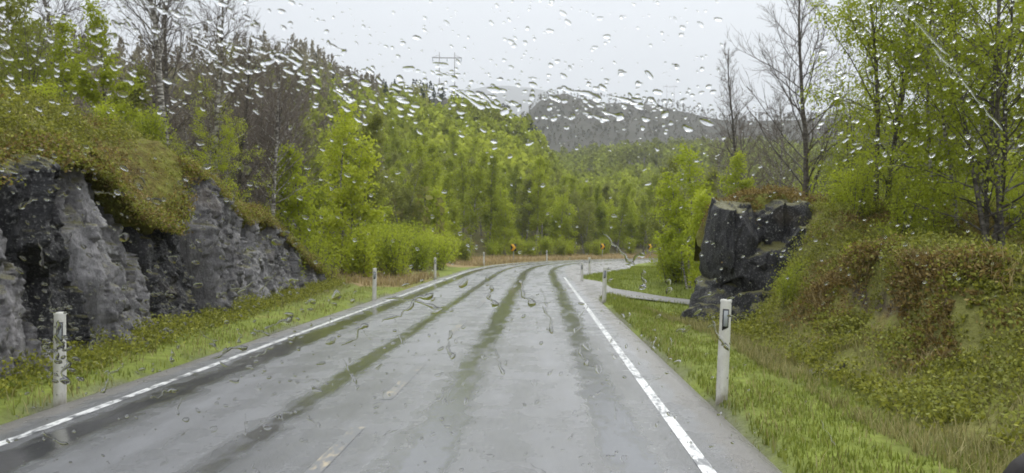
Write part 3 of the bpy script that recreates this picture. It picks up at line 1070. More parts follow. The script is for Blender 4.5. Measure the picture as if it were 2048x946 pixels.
def make_tree(seed, h, spread=0.26, leaves=4000, lsize=0.15, bare=False, fine=1, low=0.18, stems=1, r0=None, leafmat=None, barkmat=None, name='birch_tree', sparse_top=False):
    r = np.random.default_rng(seed)
    tr, tw = MB(), MB()
    pts, wts = [], []
    for st in range(stems):
        rad = (r0 or h * 0.0105) * (1 if stems == 1 else r.uniform(0.55, 0.9))
        hh = h * (1 if st == 0 else r.uniform(0.7, 0.97))
        ang = r.uniform(0, 2 * np.pi)
        lean = 0.02 if stems == 1 else r.uniform(0.08, 0.22)
        d0 = np.array([math.cos(ang) * lean, math.sin(ang) * lean, 1])
        n = 13
        T = branch_path(np.array([0, 0, -0.3]) + 0.12 * (stems > 1) * r.normal(size=3) * [1, 1, 0], d0, hh + 0.3, n, r, 0.045, 0.03)
        tt = np.linspace(0, 1, n + 1)
        R = rad * (1 - tt) ** 0.85 + 0.008
        R[0] *= 1.35
        tr.tube(T, R, 8)
        nb = int((34 if bare else 30) * fine / (1 if stems == 1 else 1.6))
        for k in range(nb):
            f = low + (0.97 - low) * ((k + r.random()) / nb)
            i = min(int(f * n), n - 1)
            g = f * n - i
            p = T[i] * (1 - g) + T[i + 1] * g
            az = k * 2.4 + r.uniform(-0.5, 0.5)
            el = r.uniform(0.35, 0.95) + 0.25 * f
            prof = (0.35 + 0.9 * min(1, (f - low) / 0.25 + 0.25)) * (1.05 - f) ** 0.75 * 1.25
            Lb = h * spread * prof * r.uniform(0.65, 1.15) + 0.15
            d = np.array([math.cos(az) * math.cos(el), math.sin(az) * math.cos(el), math.sin(el)])
            Pb = branch_path(p, d, Lb, 6, r, 0.13, 0.05 if bare else 0.0)
            rb = min(R[i] * 0.45, 0.012 + 0.011 * Lb) * (0.7 if bare else 1.0)
            tr.tube(Pb, rb * np.linspace(1, 0.25, 7), 5)
            ns = int((7 if bare else 6) * fine)
            for q in range(ns):
                g2 = 0.2 + 0.78 * (q + r.random()) / ns
                jj = min(int(g2 * 6), 5)
                g3 = g2 * 6 - jj
                p2 = Pb[jj] * (1 - g3) + Pb[jj + 1] * g3
                dd = Pb[jj + 1] - Pb[jj]
                d2 = rot_about(dd, r.normal(size=3), r.uniform(0.4, 0.95))
                L2 = Lb * r.uniform(0.22, 0.5) * (1.15 - 0.5 * g2)
                P2 = branch_path(p2, d2, L2, 4, r, 0.16, 0.06 if bare else -0.03)
                (tw if bare else tr).tube(P2, max(0.0045, rb * 0.35) * np.linspace(1, 0.4, 5), 3)
                pts.append(P2[1:])
                wts.append(np.full(4, L2 * r.exponential(1.0)))
                if bare:
                    for q2 in range(4):
                        j2 = r.integers(0, 4)
                        d3 = rot_about(P2[j2 + 1] - P2[j2], r.normal(size=3), r.uniform(0.35, 0.9))
                        P3 = branch_path(P2[j2], d3, L2 * r.uniform(0.3, 0.7), 2, r, 0.15, 0.08)
                        tw.tube(P3, np.array([0.0045, 0.0035, 0.002]), 3)
        pts.append(T[-3:])
        wts.append(np.full(3, 0.4))
    root = empty(name, (0, 0, 0))
    trk_ = barkmat or m_birch
    tr.build('trunk', trk_, root, True)
    if bare:
        tw.build('crown', m_twig, root, False)
    else:
        P = np.concatenate(pts)
        W = np.concatenate(wts)
        W = W / W.sum()
        k = r.choice(len(P), leaves, p=W)
        # leaves gather in sprays around the twig points
        C = P[k] + r.normal(size=(leaves, 3)) * (lsize * 1.1 + 0.06) * np.array([1, 1, 0.8])
        if sparse_top:
            kp = r.random(leaves) > 0.5 * sstep(0.45, 1.0, C[:, 2] / h)
            C = C[kp]
        V, F = leaf_quads(C, lsize, r)
        obj('crown', mesh('crown', V, F, leafmat or m_leaf), root)
    return root


def make_conifer(seed, h, name='pine_tree'):
    r = np.random.default_rng(seed)
    tr = MB()
    T = branch_path(np.array([0, 0, -0.3]), np.array([0, 0, 1.0]), h + 0.3, 8, r, 0.02, 0.05)
    tr.tube(T, h * 0.014 * np.linspace(1, 0.08, 9), 7)
    C = []
    for k in range(int(h * 13)):
        f = r.uniform(0.1, 1)
        az = r.uniform(0, 2 * np.pi)
        L_ = h * 0.19 * (1.03 - f) ** 0.8 * r.uniform(0.6, 1.15)
        for q in np.linspace(0.15, 1, 6):
            C.append([math.cos(az) * L_ * q, math.sin(az) * L_ * q, f * h + L_ * q * 0.1 - 0.12 * q * q * L_ + r.normal() * 0.05])
    C = np.array(C)
    C = np.concatenate([C, C + r.normal(size=C.shape) * 0.14])
    root = empty(name)
    tr.build('trunk', m_greybark, root, True)
    V, F = leaf_quads(C, 0.34, r, 1.7)
    obj('crown', mesh('crown', V, F, m_needle), root)
    return root


def make_shrub(seed, h, leaves, lsize, mat, name='willow_shrub', nst=14, width=0.55):
    r = np.random.default_rng(seed)
    tr = MB()
    pts = []
    for k in range(nst):
        az = r.uniform(0, 2 * np.pi)
        ln_ = r.uniform(0.05, width)
        P = branch_path(r.normal(size=3) * [h * .09, h * .09, 0] - [0, 0, 0.1], np.array([math.cos(az) * ln_, math.sin(az) * ln_, 1]), h * r.uniform(0.65, 1.05), 6, r, 0.1, 0.0)
        tr.tube(P, h * 0.009 * np.linspace(1, 0.2, 7), 5)
        pts.append(P[1:])
        for q in range(7):
            j = r.integers(1, 6)
            Q = branch_path(P[j], rot_about(P[j + 1] - P[j], r.normal(size=3), r.uniform(.4, 1)), h * r.uniform(.12, .32), 3, r, .15, .05)
            tr.tube(Q, h * 0.004 * np.linspace(1, 0.3, 4), 3)
            pts.append(Q[1:])
    P = np.concatenate(pts)
    C = P[r.integers(0, len(P), leaves)] + r.normal(size=(leaves, 3)) * (0.07 * h + 0.03)
    C = C[C[:, 2] > 0.05]
    root = empty(name)
    tr.build('trunk', m_greybark, root, True)
    V, F = leaf_quads(C, lsize, r)
    obj('crown', mesh('crown', V, F, mat), root)
    return root


# prototypes: each is used in place once, then copied
near_leafy = [make_tree(101 + k, hh, 0.25, nl, 0.047, fine=1.25, r0=0.055, low=0.1, stems=stm, leafmat=lm, barkmat=bm, sparse_top=True)
              for k, (hh, nl, stm, lm, bm) in enumerate([(8.2, 19000, 3, m_leaf, m_greybark), (7.6, 16000, 2, m_leaf_bright, m_birch), (6.8, 17000, 4, m_leaf, m_greybark), (8.6, 13000, 1, m_leaf_dull, m_birch)])]
mid_leafy = [make_tree(201 + k, hh, sp, 6200, 0.115, low=lw, stems=stm, leafmat=lm)
             for k, (hh, sp, lw, stm, lm) in enumerate([(8.0, .17, .14, 1, m_leaf), (9.5, .15, .22, 1, m_leaf), (7.0, .19, .12, 2, m_leaf_bright), (8.8, .16, .28, 1, m_leaf_dull),
                                                       (6.2, .19, .1, 2, m_leaf_bright), (10.0, .14, .32, 1, m_leaf), (8.2, .18, .18, 2, m_leaf_dull)])]
bare_trees = [make_tree(301 + k, hh, sp, bare=True, fine=1.5, low=lw, name='bare_birch_tree', barkmat=bm)
              for k, (hh, sp, lw, bm) in enumerate([(10.0, .27, .2, m_greybark), (8.5, .25, .3, m_birch), (9.2, .22, .15, m_greybark), (7.5, .27, .25, m_birch)])]
conifers = [make_conifer(401 + k, hh) for k, hh in enumerate((8.0, 10.0, 6.5))]
shrubs = [make_shrub(501 + k, hh, 3000, ls, lm, nst=15) for k, (hh, ls, lm) in enumerate([(2.4, .085, m_leaf_bright), (1.9, .08, m_leaf_bright), (2.2, .085, m_leaf), (1.5, .06, m_leaf_dull)])]
saplings = [make_shrub(551 + k, hh, 2600, .05, lm, 'birch_sapling', 7, 0.3) for k, (hh, lm) in enumerate([(2.6, m_leaf_bright), (2.0, m_leaf), (1.6, m_leaf_bright)])]
used = set()


def plant(proto, x, y, label, cat, group=None, s=1.0, rz=None, tilt=(0, 0), dz=0.0):
    if proto.name in used:
        o = copy_tree(proto)
    else:
        o = proto
        used.add(proto.name)
    o.location = (x, y, float(surf(x, y)) - 0.05 + dz)
    o.scale = (s, s, s * rng.uniform(0.94, 1.06))
    o.rotation_euler = (tilt[0], tilt[1], rng.uniform(0, 6.28) if rz is None else rz)
    tag(o, label, cat, group)
    return o


def at(px, Y):
    return (px - 1080) / FPX * Y


# --- prominent single trees
plant(bare_trees[0], at(1625, 24), 24, 'tall bare birch with dark trunk standing behind the black rock', 'tree', s=1.05, dz=0.0)
plant(bare_trees[2], at(1500, 44), 44, 'bare pale birch rising between the hills and the black rock', 'tree', s=1.3)
plant(bare_trees[3], at(1560, 38), 38, 'slender bare birch close beside the tall dark one', 'tree', s=1.2)
plant(bare_trees[1], at(1425, 52), 52, 'low bare birch against the far dark hill', 'tree', s=1.05)
plant(bare_trees[1], at(338, 21), 21, 'white trunked bare birch on top of the moss bank', 'tree', s=1.0, tilt=(0, 0.05))
plant(bare_trees[3], at(545, 29), 29, 'pale leaning birch trunk above the end of the rock cutting', 'tree', s=1.05, tilt=(0, 0.12))
plant(bare_trees[2], at(478, 30), 30, 'thin bare birch between the moss bank and the leaning trunk', 'tree', s=0.95)
plant(near_leafy[0], at(1775, 16.5), 16.5, 'many stemmed leafy tree next to the tall bare birch', 'tree', s=0.92)
plant(near_leafy[1], at(1890, 15.0), 15.0, 'leafy birch with pale trunk in the middle of the bank thicket', 'tree', s=0.95)
plant(near_leafy[2], at(2000, 13.5), 13.5, 'leafy bush tree at the edge of the picture above the bank', 'tree', s=0.95)
plant(near_leafy[3], at(1960, 19.5), 19.5, 'tall thin leafed birch behind the bank thicket', 'tree', s=1.05)
plant(near_leafy[0], at(1840, 21.5), 21.5, 'bushy grey stemmed tree at the back of the bank thicket', 'tree', s=1.0)
plant(near_leafy[2], at(1705, 21.0), 21.0, 'low leafy tree just behind the orange moss top', 'tree', s=0.72)
plant(near_leafy[1], at(2080, 17.5), 17.5, 'leafy birch partly cut off by the picture edge', 'tree', s=1.0)
plant(mid_leafy[2], at(690, 37), 37, 'bright green bushy birch past the end of the rock cutting', 'tree', s=1.08)
plant(mid_leafy[4], at(600, 31), 31, 'bright young birch right behind the low end of the rock', 'tree', s=0.8)
plant(near_leafy[1], at(430, 25), 25, 'green birch beside the white trunk on the moss bank', 'tree', s=0.62)
plant(mid_leafy[3], at(245, 27), 27, 'green tree above the moss bank reaching the picture top', 'tree', s=0.62)
plant(near_leafy[2], at(60, 19), 19, 'low green tree at the picture edge above the moss bank', 'tree', s=0.42)
plant(mid_leafy[4], at(1425, 27), 27, 'bright green young birch directly behind the black rock', 'tree', s=0.62)
plant(mid_leafy[2], at(1375, 33), 33, 'green bushy tree overhanging the side track', 'tree', s=0.85)
plant(mid_leafy[6], at(1345, 41), 41, 'dull green tree at the tip of the grass triangle', 'tree', s=0.75)

# --- woods, scattered with spacing
placed = []


def ok(x, y, dmin):
    for a, b in placed:
        if (a - x) ** 2 + (b - y) ** 2 < dmin * dmin:
            return False
    return True


def road_clear(x, y, gap):
    o_, b_, d_ = road_sd(np.array([x]), np.array([y]))
    if d_[0] > 30:
        return True
    return o_[0] > WR[b_[0]] + gap or o_[0] < -WL[b_[0]] - gap


def wood(n, pxr, yr, protos, labels, cat, group, dmin, gap=4.0, sc=(0.8, 1.15), test=None, weights=None):
    c = t_ = 0
    while c < n and t_ < n * 60:
        t_ += 1
        Y = yr[0] + (yr[1] - yr[0]) * rng.random() ** 1.0
        X = at(rng.uniform(*pxr), Y)
        if not ok(X, Y, dmin) or not road_clear(X, Y, gap) or (test and not test(X, Y)):
            continue
        placed.append((X, Y))
        k = rng.choice(len(protos), p=weights)
        plant(protos[k], X, Y, labels, cat, group, rng.uniform(*sc))
        c += 1


trk_clear = lambda x, y: abs(y - float(track_mid(x)[0])) > 3.2 or x < 2 or x > 26
wood(110, (760, 1330), (84, 130), mid_leafy, 'leafy green birch in the dense wood behind the road bend', 'tree', 'birches behind the bend', 1.9, 5.0, (0.85, 1.2), lambda x, y: y > 86 or x < -4)
wood(8, (800, 1330), (100, 135), bare_trees, 'grey leafless birch among the green wood behind the bend', 'tree', 'leafless birches behind the bend', 2.6, 5.0, (0.8, 1.0))
wood(64, (560, 960), (38, 82), mid_leafy, 'leafy green birch on the slope between rock cutting and bend', 'tree', 'birches on the slope past the cutting', 1.7, 6.0, (0.7, 1.05), lambda x, y: x < -9, [.2, .15, .25, .1, .2, .05, .05])
wood(66, (-30, 670), (24, 66), bare_trees, 'brown leafless birch in the thin wood above the rock cutting', 'tree', 'leafless birches above the cutting', 1.9, 5.0, (0.75, 1.15), lambda x, y: x < -10, [.15, .35, .15, .35])
wood(26, (-40, 640), (20, 66), mid_leafy, 'green birch in the thin wood above the rock cutting', 'tree', 'green birches above the cutting', 2.0, 5.0, (0.35, 0.6), lambda x, y: x < -10.5)
wood(28, (1340, 2080), (30, 75), mid_leafy, 'leafy green birch in the low wood behind the bank and side track', 'tree', 'birches behind the side track', 2.6, 5.0, (0.55, 0.85), lambda x, y: x > 8 and trk_clear(x, y), [.1, .1, .2, .2, .15, .05, .2])
wood(16, (1400, 2060), (34, 80), bare_trees, 'grey leafless birch in the low wood behind the bank', 'tree', 'leafless birches behind the bank', 2.6, 5.0, (0.7, 1.0), lambda x, y: x > 8 and trk_clear(x, y))
wood(34, (690, 985), (33, 72), shrubs[:3], 'yellow green willow bush in the row along the far road edge', 'bush', 'willow bushes along the far edge', 1.5, 1.7, (0.8, 1.15), lambda x, y: -13 < x < -5.9)
wood(16, (980, 1330), (80, 100), shrubs[:3], 'green bush at the foot of the wood behind the bend', 'bush', 'bushes at the back of the bend', 1.8, 3.6, (0.7, 1.1))
wood(12, (1310, 1440), (28, 60), shrubs, 'green bush between the grass triangle and the black rock', 'bush', 'bushes beside the side track', 1.5, 3.0, (0.6, 1.1), lambda x, y: x > 5.5 and abs(y - float(track_mid(x)[0])) > 2.6)
wood(18, (1680, 2080), (14.0, 21), shrubs[3:] + saplings[1:], 'low leafy bush on the bank under the thicket trees', 'bush', 'bushes on the bank', 0.8, 3.0, (0.4, 0.75), lambda x, y: x > 6.0)
wood(7, (1560, 2048), (11.5, 15.5), saplings[1:], 'small leafy sapling growing out of the bank slope', 'sapling', 'saplings on the bank slope', 0.7, 2.4, (0.22, 0.4), lambda x, y: x > 3.9)
wood(9, (0, 560), (12, 26), saplings[1:] + shrubs[2:], 'small leafy bush growing on the moss bank above the rock', 'bush', 'bushes on the moss bank', 1.0, 2.0, (0.35, 0.7), lambda x, y: x < XE(y) - 1.0)
plant(saplings[0], at(640, 30), 30, 'bright green sapling on the low end of the rock cutting', 'sapling', s=0.9)
plant(saplings[1], at(585, 26.5), 26.5, 'leafy sapling growing from the broken lower rock edge', 'sapling', s=0.8)

# conifers one can tell apart along the hill ridge
for k in range(34):
    a_ = -0.31 + 0.34 * (k + rng.uniform(-.3, .3)) / 34
    R_ = float(np.interp(a_, RA, R1)) * rng.uniform(0.86, 1.0)
    plant(conifers[rng.integers(0, 3)], a_ * R_, R_, 'dark conifer on the crest of the wooded hill', 'tree', 'conifers on the hill crest', rng.uniform(0.4, 0.75))
for p_ in near_leafy + mid_leafy + bare_trees + conifers + shrubs + saplings:
    if p_.name not in used:
        for ch in list(p_.children):
            bpy.data.objects.remove(ch)
        bpy.data.objects.remove(p_)

# tell the members of the smaller groups apart by their order along the picture
ORD = 'first second third fourth fifth sixth seventh eighth ninth tenth eleventh twelfth thirteenth fourteenth fifteenth sixteenth seventeenth eighteenth nineteenth twentieth'.split()
TENS = ['', '', 'twenty', 'thirty', 'forty']


def ordinal(i):
    return ORD[i - 1] if i <= 20 else (TENS[i // 10] + '-' + ORD[i % 10 - 1] if i % 10 else TENS[i // 10][:-1] + 'ieth')


for grp, txt in (('leafless birches behind the bend', 'leafless birch in the green wood behind the bend, counted from the rock cutting'),
                 ('willow bushes along the far edge', 'yellow green willow bush along the far road edge, counted from the rock cutting'),
                 ('bushes at the back of the bend', 'green bush at the back of the bend, counted from the rock cutting'),
                 ('bushes beside the side track', 'green bush beside the side track, counted towards the black rock'),
                 ('bushes on the bank', 'low bush under the bank thicket, counted away from the black rock'),
                 ('saplings on the bank slope', 'small sapling on the bank slope, counted away from the black rock'),
                 ('bushes on the moss bank', 'small bush on the moss bank, counted from the picture edge'),
                 ('green birches above the cutting', 'green birch in the thin wood above the cutting, counted from the picture edge'),
                 ('birches behind the side track', 'leafy birch in the low wood behind the side track, counted from the track'),
                 ('conifers on the hill crest', 'dark conifer on the crest of the wooded hill, counted from the picture edge'),
                 ('leafless birches behind the bank', 'leafless birch in the low wood behind the bank, counted from the side track')):
    mem = sorted([o for o in col.objects if o.get('group') == grp], key=lambda o: o.location.x / o.location.y)
    for i, o in enumerate(mem):
        o['label'] = ordinal(i + 1) + ' ' + txt

# ------------------------------------------------------------------ distant forest masses
def templates(kind, nq, size, cnt=5):
    T = []
    for k in range(cnt):
        r = np.random.default_rng(700 + k)
        if kind == 'leafy':
            u = r.normal(size=(nq, 3))
            u /= np.linalg.norm(u, axis=1, keepdims=True)
            u *= r.uniform(0.45, 1, nq)[:, None] ** 0.6
            C = u * [1.7, 1.7, 3.1] + [0, 0, 4.3]
        elif kind == 'bare':
            z = r.uniform(1.5, 8.5, nq)
            rad = 1.4 * (1 - np.abs(z - 4.5) / 5.2)
            an = r.uniform(0, 6.28, nq)
            C = np.stack([np.cos(an) * rad * r.random(nq), np.sin(an) * rad * r.random(nq), z], 1)
        else:
            z = r.uniform(0.8, 8.8, nq)
            rad = 1.75 * (1 - z / 9.2) + 0.1
            an = r.uniform(0, 6.28, nq)
            C = np.stack([np.cos(an) * rad, np.sin(an) * rad, z], 1)
        V, F = leaf_quads(C, size, r, 1.3 if kind != 'bare' else 2.6)
        if kind == 'bare':
            V = C.repeat(4, 0) + (V - C.repeat(4, 0)) * np.array([0.55, 0.55, 1.0])
        T.append(V.reshape(-1, 4, 3))
    return T


def forest(name, P, kind, nq, size, cols, hs, label):
    n = len(P)
    T = templates(kind, nq, size)
    r = np.random.default_rng(len(P))
    z = ground(P[:, 0], P[:, 1])
    k = r.integers(0, len(T), n)
    rot = r.uniform(0, 6.28, n)
    s = r.uniform(*hs, n)
    V = np.stack([T[i] for i in k])
    c, s_ = np.cos(rot)[:, None, None], np.sin(rot)[:, None, None]
    X = V[..., 0] * c - V[..., 1] * s_
    Y = V[..., 0] * s_ + V[..., 1] * c
    W = np.stack([X, Y, V[..., 2]], -1) * s[:, None, None, None] + np.stack([P[:, 0], P[:, 1], z - 0.2], 1)[:, None, None]
    cols = np.array(cols)
    f = (np.clip(0.5 + 0.6 * fbm(P[:, 0] / 25, P[:, 1] / 25, 40, 3) + r.normal(size=n) * 0.22, 0, 0.999)) * (len(cols) - 1)
    i0 = f.astype(int)
    g = (f - i0)[:, None]
    tint = (cols[i0] * (1 - g) + cols[np.minimum(i0 + 1, len(cols) - 1)] * g)
    tint = np.repeat(tint, nq * 4, 0)
    me = mesh(name, W.reshape(-1, 3), np.arange(n * nq * 4).reshape(-1, 4), m_far, False, dict(tint=tint))
    return tag(obj(name, me), label, 'forest', kind='stuff')


def scatter(n, ar, yr, seed, test=None):
    r = np.random.default_rng(seed)
    Y = np.sqrt(r.uniform(yr[0] ** 2, yr[1] ** 2, n))
    a = r.uniform(*ar, n)
    P = np.stack([a * Y, Y], 1)
    if test is not None:
        P = P[test(P[:, 0], P[:, 1], a)]
    return P


G = [(0.20, 0.21, 0.04), (0.28, 0.31, 0.045), (0.36, 0.41, 0.05), (0.45, 0.49, 0.06)]
G2 = [(0.17, 0.18, 0.05), (0.23, 0.25, 0.05), (0.29, 0.33, 0.055), (0.37, 0.41, 0.065)]
BR = [(0.19, 0.16, 0.11), (0.25, 0.22, 0.15), (0.31, 0.28, 0.18)]
DK = [(0.03, 0.045, 0.022), (0.045, 0.06, 0.03), (0.065, 0.085, 0.04)]
r1a = lambda a: np.interp(a, RA, R1)
lowslope = lambda x, y, a: (y < r1a(a) * (0.80 + 0.1 * fbm(x / 30, y / 30, 2)))
leftbrown = lambda x, y, a: (a < -0.22) & (y < r1a(a) * 1.02)
forest('birch_forest', scatter(1500, (-.30, .14), (118, 290), 1, lambda x, y, a: lowslope(x, y, a) & (road_sd(x, y)[2] > 12)), 'leafy', 90, 0.85, G, (0.75, 1.15), 'green birch forest covering the lower slope of the near hill')
forest('bare_forest', scatter(1700, (-.75, -.16), (50, 240), 2, lambda x, y, a: (y < r1a(a) * 1.03) & (y > 72) & (a < -0.2)), 'bare', 80, 0.5, BR, (0.7, 1.05), 'brown leafless forest on the slope above the cutting')
forest('mixed_forest', scatter(2300, (-.75, -.14), (60, 260), 3, lambda x, y, a: y < r1a(a) * 0.97), 'leafy', 64, 0.62, [(0.21, 0.20, 0.07), (0.26, 0.25, 0.07), (0.31, 0.32, 0.065), (0.40, 0.43, 0.06)], (0.45, 0.8), 'green undergrowth trees scattered in the leafless slope forest')
forest('conifer_forest', scatter(330, (-.24, .06), (140, 310), 4, lambda x, y, a: (y > r1a(a) * (0.74 - 0.1 * fbm(x / 30, y / 30, 9))) & (y < r1a(a) * 1.06)), 'conifer', 60, 0.9, DK, (0.4, 0.72), 'dark conifer belt below the crest of the wooded hill')
forest('far_birch_forest', scatter(3600, (-.05, .75), (125, 440), 5, lambda x, y, a: ((a > 0.02) | (y > 310)) & (road_sd(x, y)[2] > 14)), 'leafy', 44, 1.15, G2, (0.7, 1.1), 'hazy green forest filling the valley beyond the bend')
forest('far_hill_forest', scatter(7000, (-.06, .75), (430, 830), 6), 'leafy', 12, 2.0, [(0.07, 0.065, 0.035), (0.105, 0.095, 0.05), (0.14, 0.12, 0.07)], (0.35, 0.65), 'dark hazy trees on the far hill')

# ------------------------------------------------------------------ ground vegetation
def blades(n, xy, h, wd, mat, name, label, seed, lean=0.5, surfz=surf, hv=None, parent=None, inv=None):
    r = np.random.default_rng(seed)
    x, y = xy(r, n)
    n = len(x)
    z = surfz(x, y)
    hh = h * r.uniform(0.5, 1.3, n) * (1 if hv is None else hv(x, y))
    az = r.uniform(0, 2 * np.pi, n)
    ln_ = r.uniform(0.05, lean, n)
    dx, dy = np.cos(az) * ln_ * hh, np.sin(az) * ln_ * hh
    wz = wd * r.uniform(0.6, 1.4, n)
    px, py = -np.sin(az) * wz, np.cos(az) * wz
    b = np.stack([x, y, z - 0.02], 1)
    V = np.stack([b + np.stack([px, py, 0 * px], 1), b - np.stack([px, py, 0 * px], 1),
                  b + np.stack([dx * .45 - px * .7, dy * .45 - py * .7, hh * .62], 1), b + np.stack([dx * .45 + px * .7, dy * .45 + py * .7, hh * .62], 1),
                  b + np.stack([dx, dy, hh], 1)], 1).reshape(-1, 3)
    q = np.arange(n)[:, None] * 5
    o = obj(name, mesh(name, V, [q + np.array([[0, 1, 2, 3]]), q + np.array([[3, 2, 4]])], mat))
    if parent:
        return tag(child(o, parent, inv), kind='stuff')
    return tag(o, label, 'grass', kind='stuff')


def xy_right(r, n):
    y = 2.2 + 34 * r.random(n) ** 1.7
    x = 1.80 + r.random(n) * (1.5 + 0.25 * vn(y, y * 0, 3))
    k = np.abs(y - track_mid(x)[0]) > 1.7
    return x[k], y[k]


def xy_left(r, n):
    y = 4 + 30 * r.random(n) ** 1.5
    x = -4.88 - r.random(n) ** 0.9 * (-4.8 - FOOT(y) + 0.1)
    return x, y


def xy_tri(r, n):
    y = r.uniform(29, 58, n)
    x = r.uniform(1.8, 9.5, n)
    o_, b_, d_ = road_sd(x, y)
    k = (o_ > WR[b_] + 0.25) & (np.abs(y - track_mid(x)[0]) > 1.9)
    return x[k], y[k]


def xy_trilow(r, n):
    y = r.uniform(19, 26.5, n)
    x = r.uniform(1.9, 6, n)
    k = np.abs(y - track_mid(x)[0]) > 1.7
    return x[k], y[k]


def xy_straw(r, n):
    i = r.integers(int(42 / DS), int(125 / DS), n)
    i = i[(S[i] > 70) | (S[i] < 53)]
    n = len(i)
    o_ = -WL[i] - 0.35 - 4.5 * r.random(n) ** 1.3
    return CX[i] + o_ * np.cos(TH[i]), CY[i] - o_ * np.sin(TH[i])


def xy_bank(r, n):
    y = 3.5 + 19 * r.random(n)
    x = 2.9 + 7.5 * r.random(n) ** 1.3
    k = (vn(x * 1.3, y * 1.3, 8) > 0.36 - 0.3 * ((x < 4.6) | (y < 8.5)))
    return x[k], y[k]


def patchy(f, thr, seed):
    def g_(r, n):
        x, y = f(r, n)
        k = vn(x * 2.1, y * 1.1, seed) * 0.6 + vn(x * 7, y * 7, seed + 1) * 0.4 > thr * r.uniform(0.7, 1.3, len(x))
        return x[k], y[k]
    return g_


def xy_cap(r, n):
    y = r.uniform(5, 31, n)
    x = XE(y) - 6 * r.random(n) ** 1.4
    k = vn(x * 1.2, y * 1.2, 77) > 0.45
    return x[k], y[k]


blades(9000, patchy(xy_right, 0.5, 73), 0.10, 0.005, m_haygrass, 'dead_grass', 'withered stalks mixed into the verge on the bank side', 7, 0.9)
blades(8000, patchy(xy_left, 0.5, 74), 0.13, 0.006, m_haygrass, 'dead_grass', 'withered stalks in the verge under the rock cutting', 8, 0.9)
blades(16000, xy_cap, 0.20, 0.006, m_haygrass, 'dead_grass', 0, 9, 0.9, parent=LR, inv=LRI)
blades(44000, patchy(xy_right, 0.38, 71), 0.07, 0.006, m_grass, 'grass', 'short green verge grass on the bank side of the road', 1)
blades(17000, patchy(xy_left, 0.47, 72), 0.085, 0.007, m_grass, 'grass', 'green verge grass under the long rock cutting', 2)
blades(26000, xy_tri, 0.12, 0.012, m_grass, 'grass', 'bright green grass on the triangle beside the bend', 3)
blades(6000, xy_trilow, 0.12, 0.010, m_grass, 'grass', 'green grass between the side track and the road', 4)
blades(15000, xy_straw, 0.30, 0.016, m_straw, 'dead_grass', 'tan dead grass along the outside of the bend', 5, 0.8)
blades(60000, patchy(xy_bank, 0.42, 78), 0.14, 0.006, m_haygrass, 'dead_grass', 'pale old grass covering the bank slope', 6, 0.9)


def sprigs(n, xy, size, spread, per, mat, name, label, seed, surfz=surf, parent=None, inv=None):
    r = np.random.default_rng(seed)
    x, y = xy(r, n)
    z = surfz(x, y)
    hgt = spread * r.uniform(0.5, 1.6, len(x)) * (0.35 + 1.5 * vn(x * 1.9, y * 1.9, 88))
    C = np.repeat(np.stack([x, y, z], 1), per, 0)
    hg = np.repeat(hgt, per)
    C = C + r.normal(size=C.shape) * hg[:, None] * [0.55, 0.55, 0.0] + np.stack([0 * hg, 0 * hg, hg * r.random(len(hg)) ** 0.8], 1)
    V, F = leaf_quads(C, size, r)
    o = obj(name, mesh(name, V, F, mat))
    if parent:
        return tag(child(o, parent, inv), kind='stuff')
    return tag(o, label, 'plants', kind='stuff')


def patch(thr, seed, xr, yr, sc=1.0, below=False, test=None):
    def f(r, n):
        x, y = r.uniform(*xr, n), r.uniform(*yr, n)
        v = vn(x * sc, y * sc, seed) * 0.7 + vn(x * sc * 3, y * sc * 3, seed + 5) * 0.3
        k = (v < thr) if below else (v > thr)
        if test is not None:
            k &= test(x, y)
        return x[k], y[k]
    return f


oncap = lambda x, y: x < XE(y) - 0.02
onbank = lambda x, y: (x > 3.2 + 0.25 * vn(y, y, 1)) & ~((x > 3.6) & (x < 5.9) & (y > 16.0))
sprigs(19000, patch(0.40, 61, (-13, -7), (6, 32), 0.9, False, oncap), 0.038, 0.15, 16, m_plant, 'low_plants', 0, 11, parent=LR, inv=LRI)
sprigs(12000, patch(0.43, 61, (-13, -7), (6, 32), 0.9, True, oncap), 0.035, 0.10, 14, m_heather, 'heather', 0, 12, parent=LR, inv=LRI)
sprigs(22000, patch(0.45, 62, (3, 11), (4, 22), 1.4, False, onbank), 0.032, 0.13, 16, m_plant, 'low_plants', 'small green leafy plants spread over the bank', 13)
sprigs(19000, patch(0.47, 62, (3, 11), (4, 22), 1.4, True, lambda x, y: onbank(x, y) & (x > 4.3 + 0.6 * vn(y * 1.5, x, 6)) & (y > 8)), 0.032, 0.09, 12, m_heather, 'heather', 'rusty brown heather on the bank slope', 14)
capz2 = lambda x, y: cushion(x, y) - 0.03
sprigs(5000, patch(0.55, 66, (3.1, 10), (4, 20), 1.1, False, onbank), 0.034, 0.17, 15, m_leaf_dull, 'low_plants', 'grey green leafy scrub in clumps on the bank', 19)
def xy_step(r, n):
    y = r.uniform(8.6, 13.2, n)
    x = 4.55 + 0.5 * fbm(y * 0.7, y * 0 + 2, 51, 3) + r.normal(size=n) * 0.3 + 0.3
    k = vn(x * 2.3, y * 2.3, 93) + 0.35 * (vn(x * 8, y * 8, 94) - 0.5) > 0.5
    return x[k], y[k]


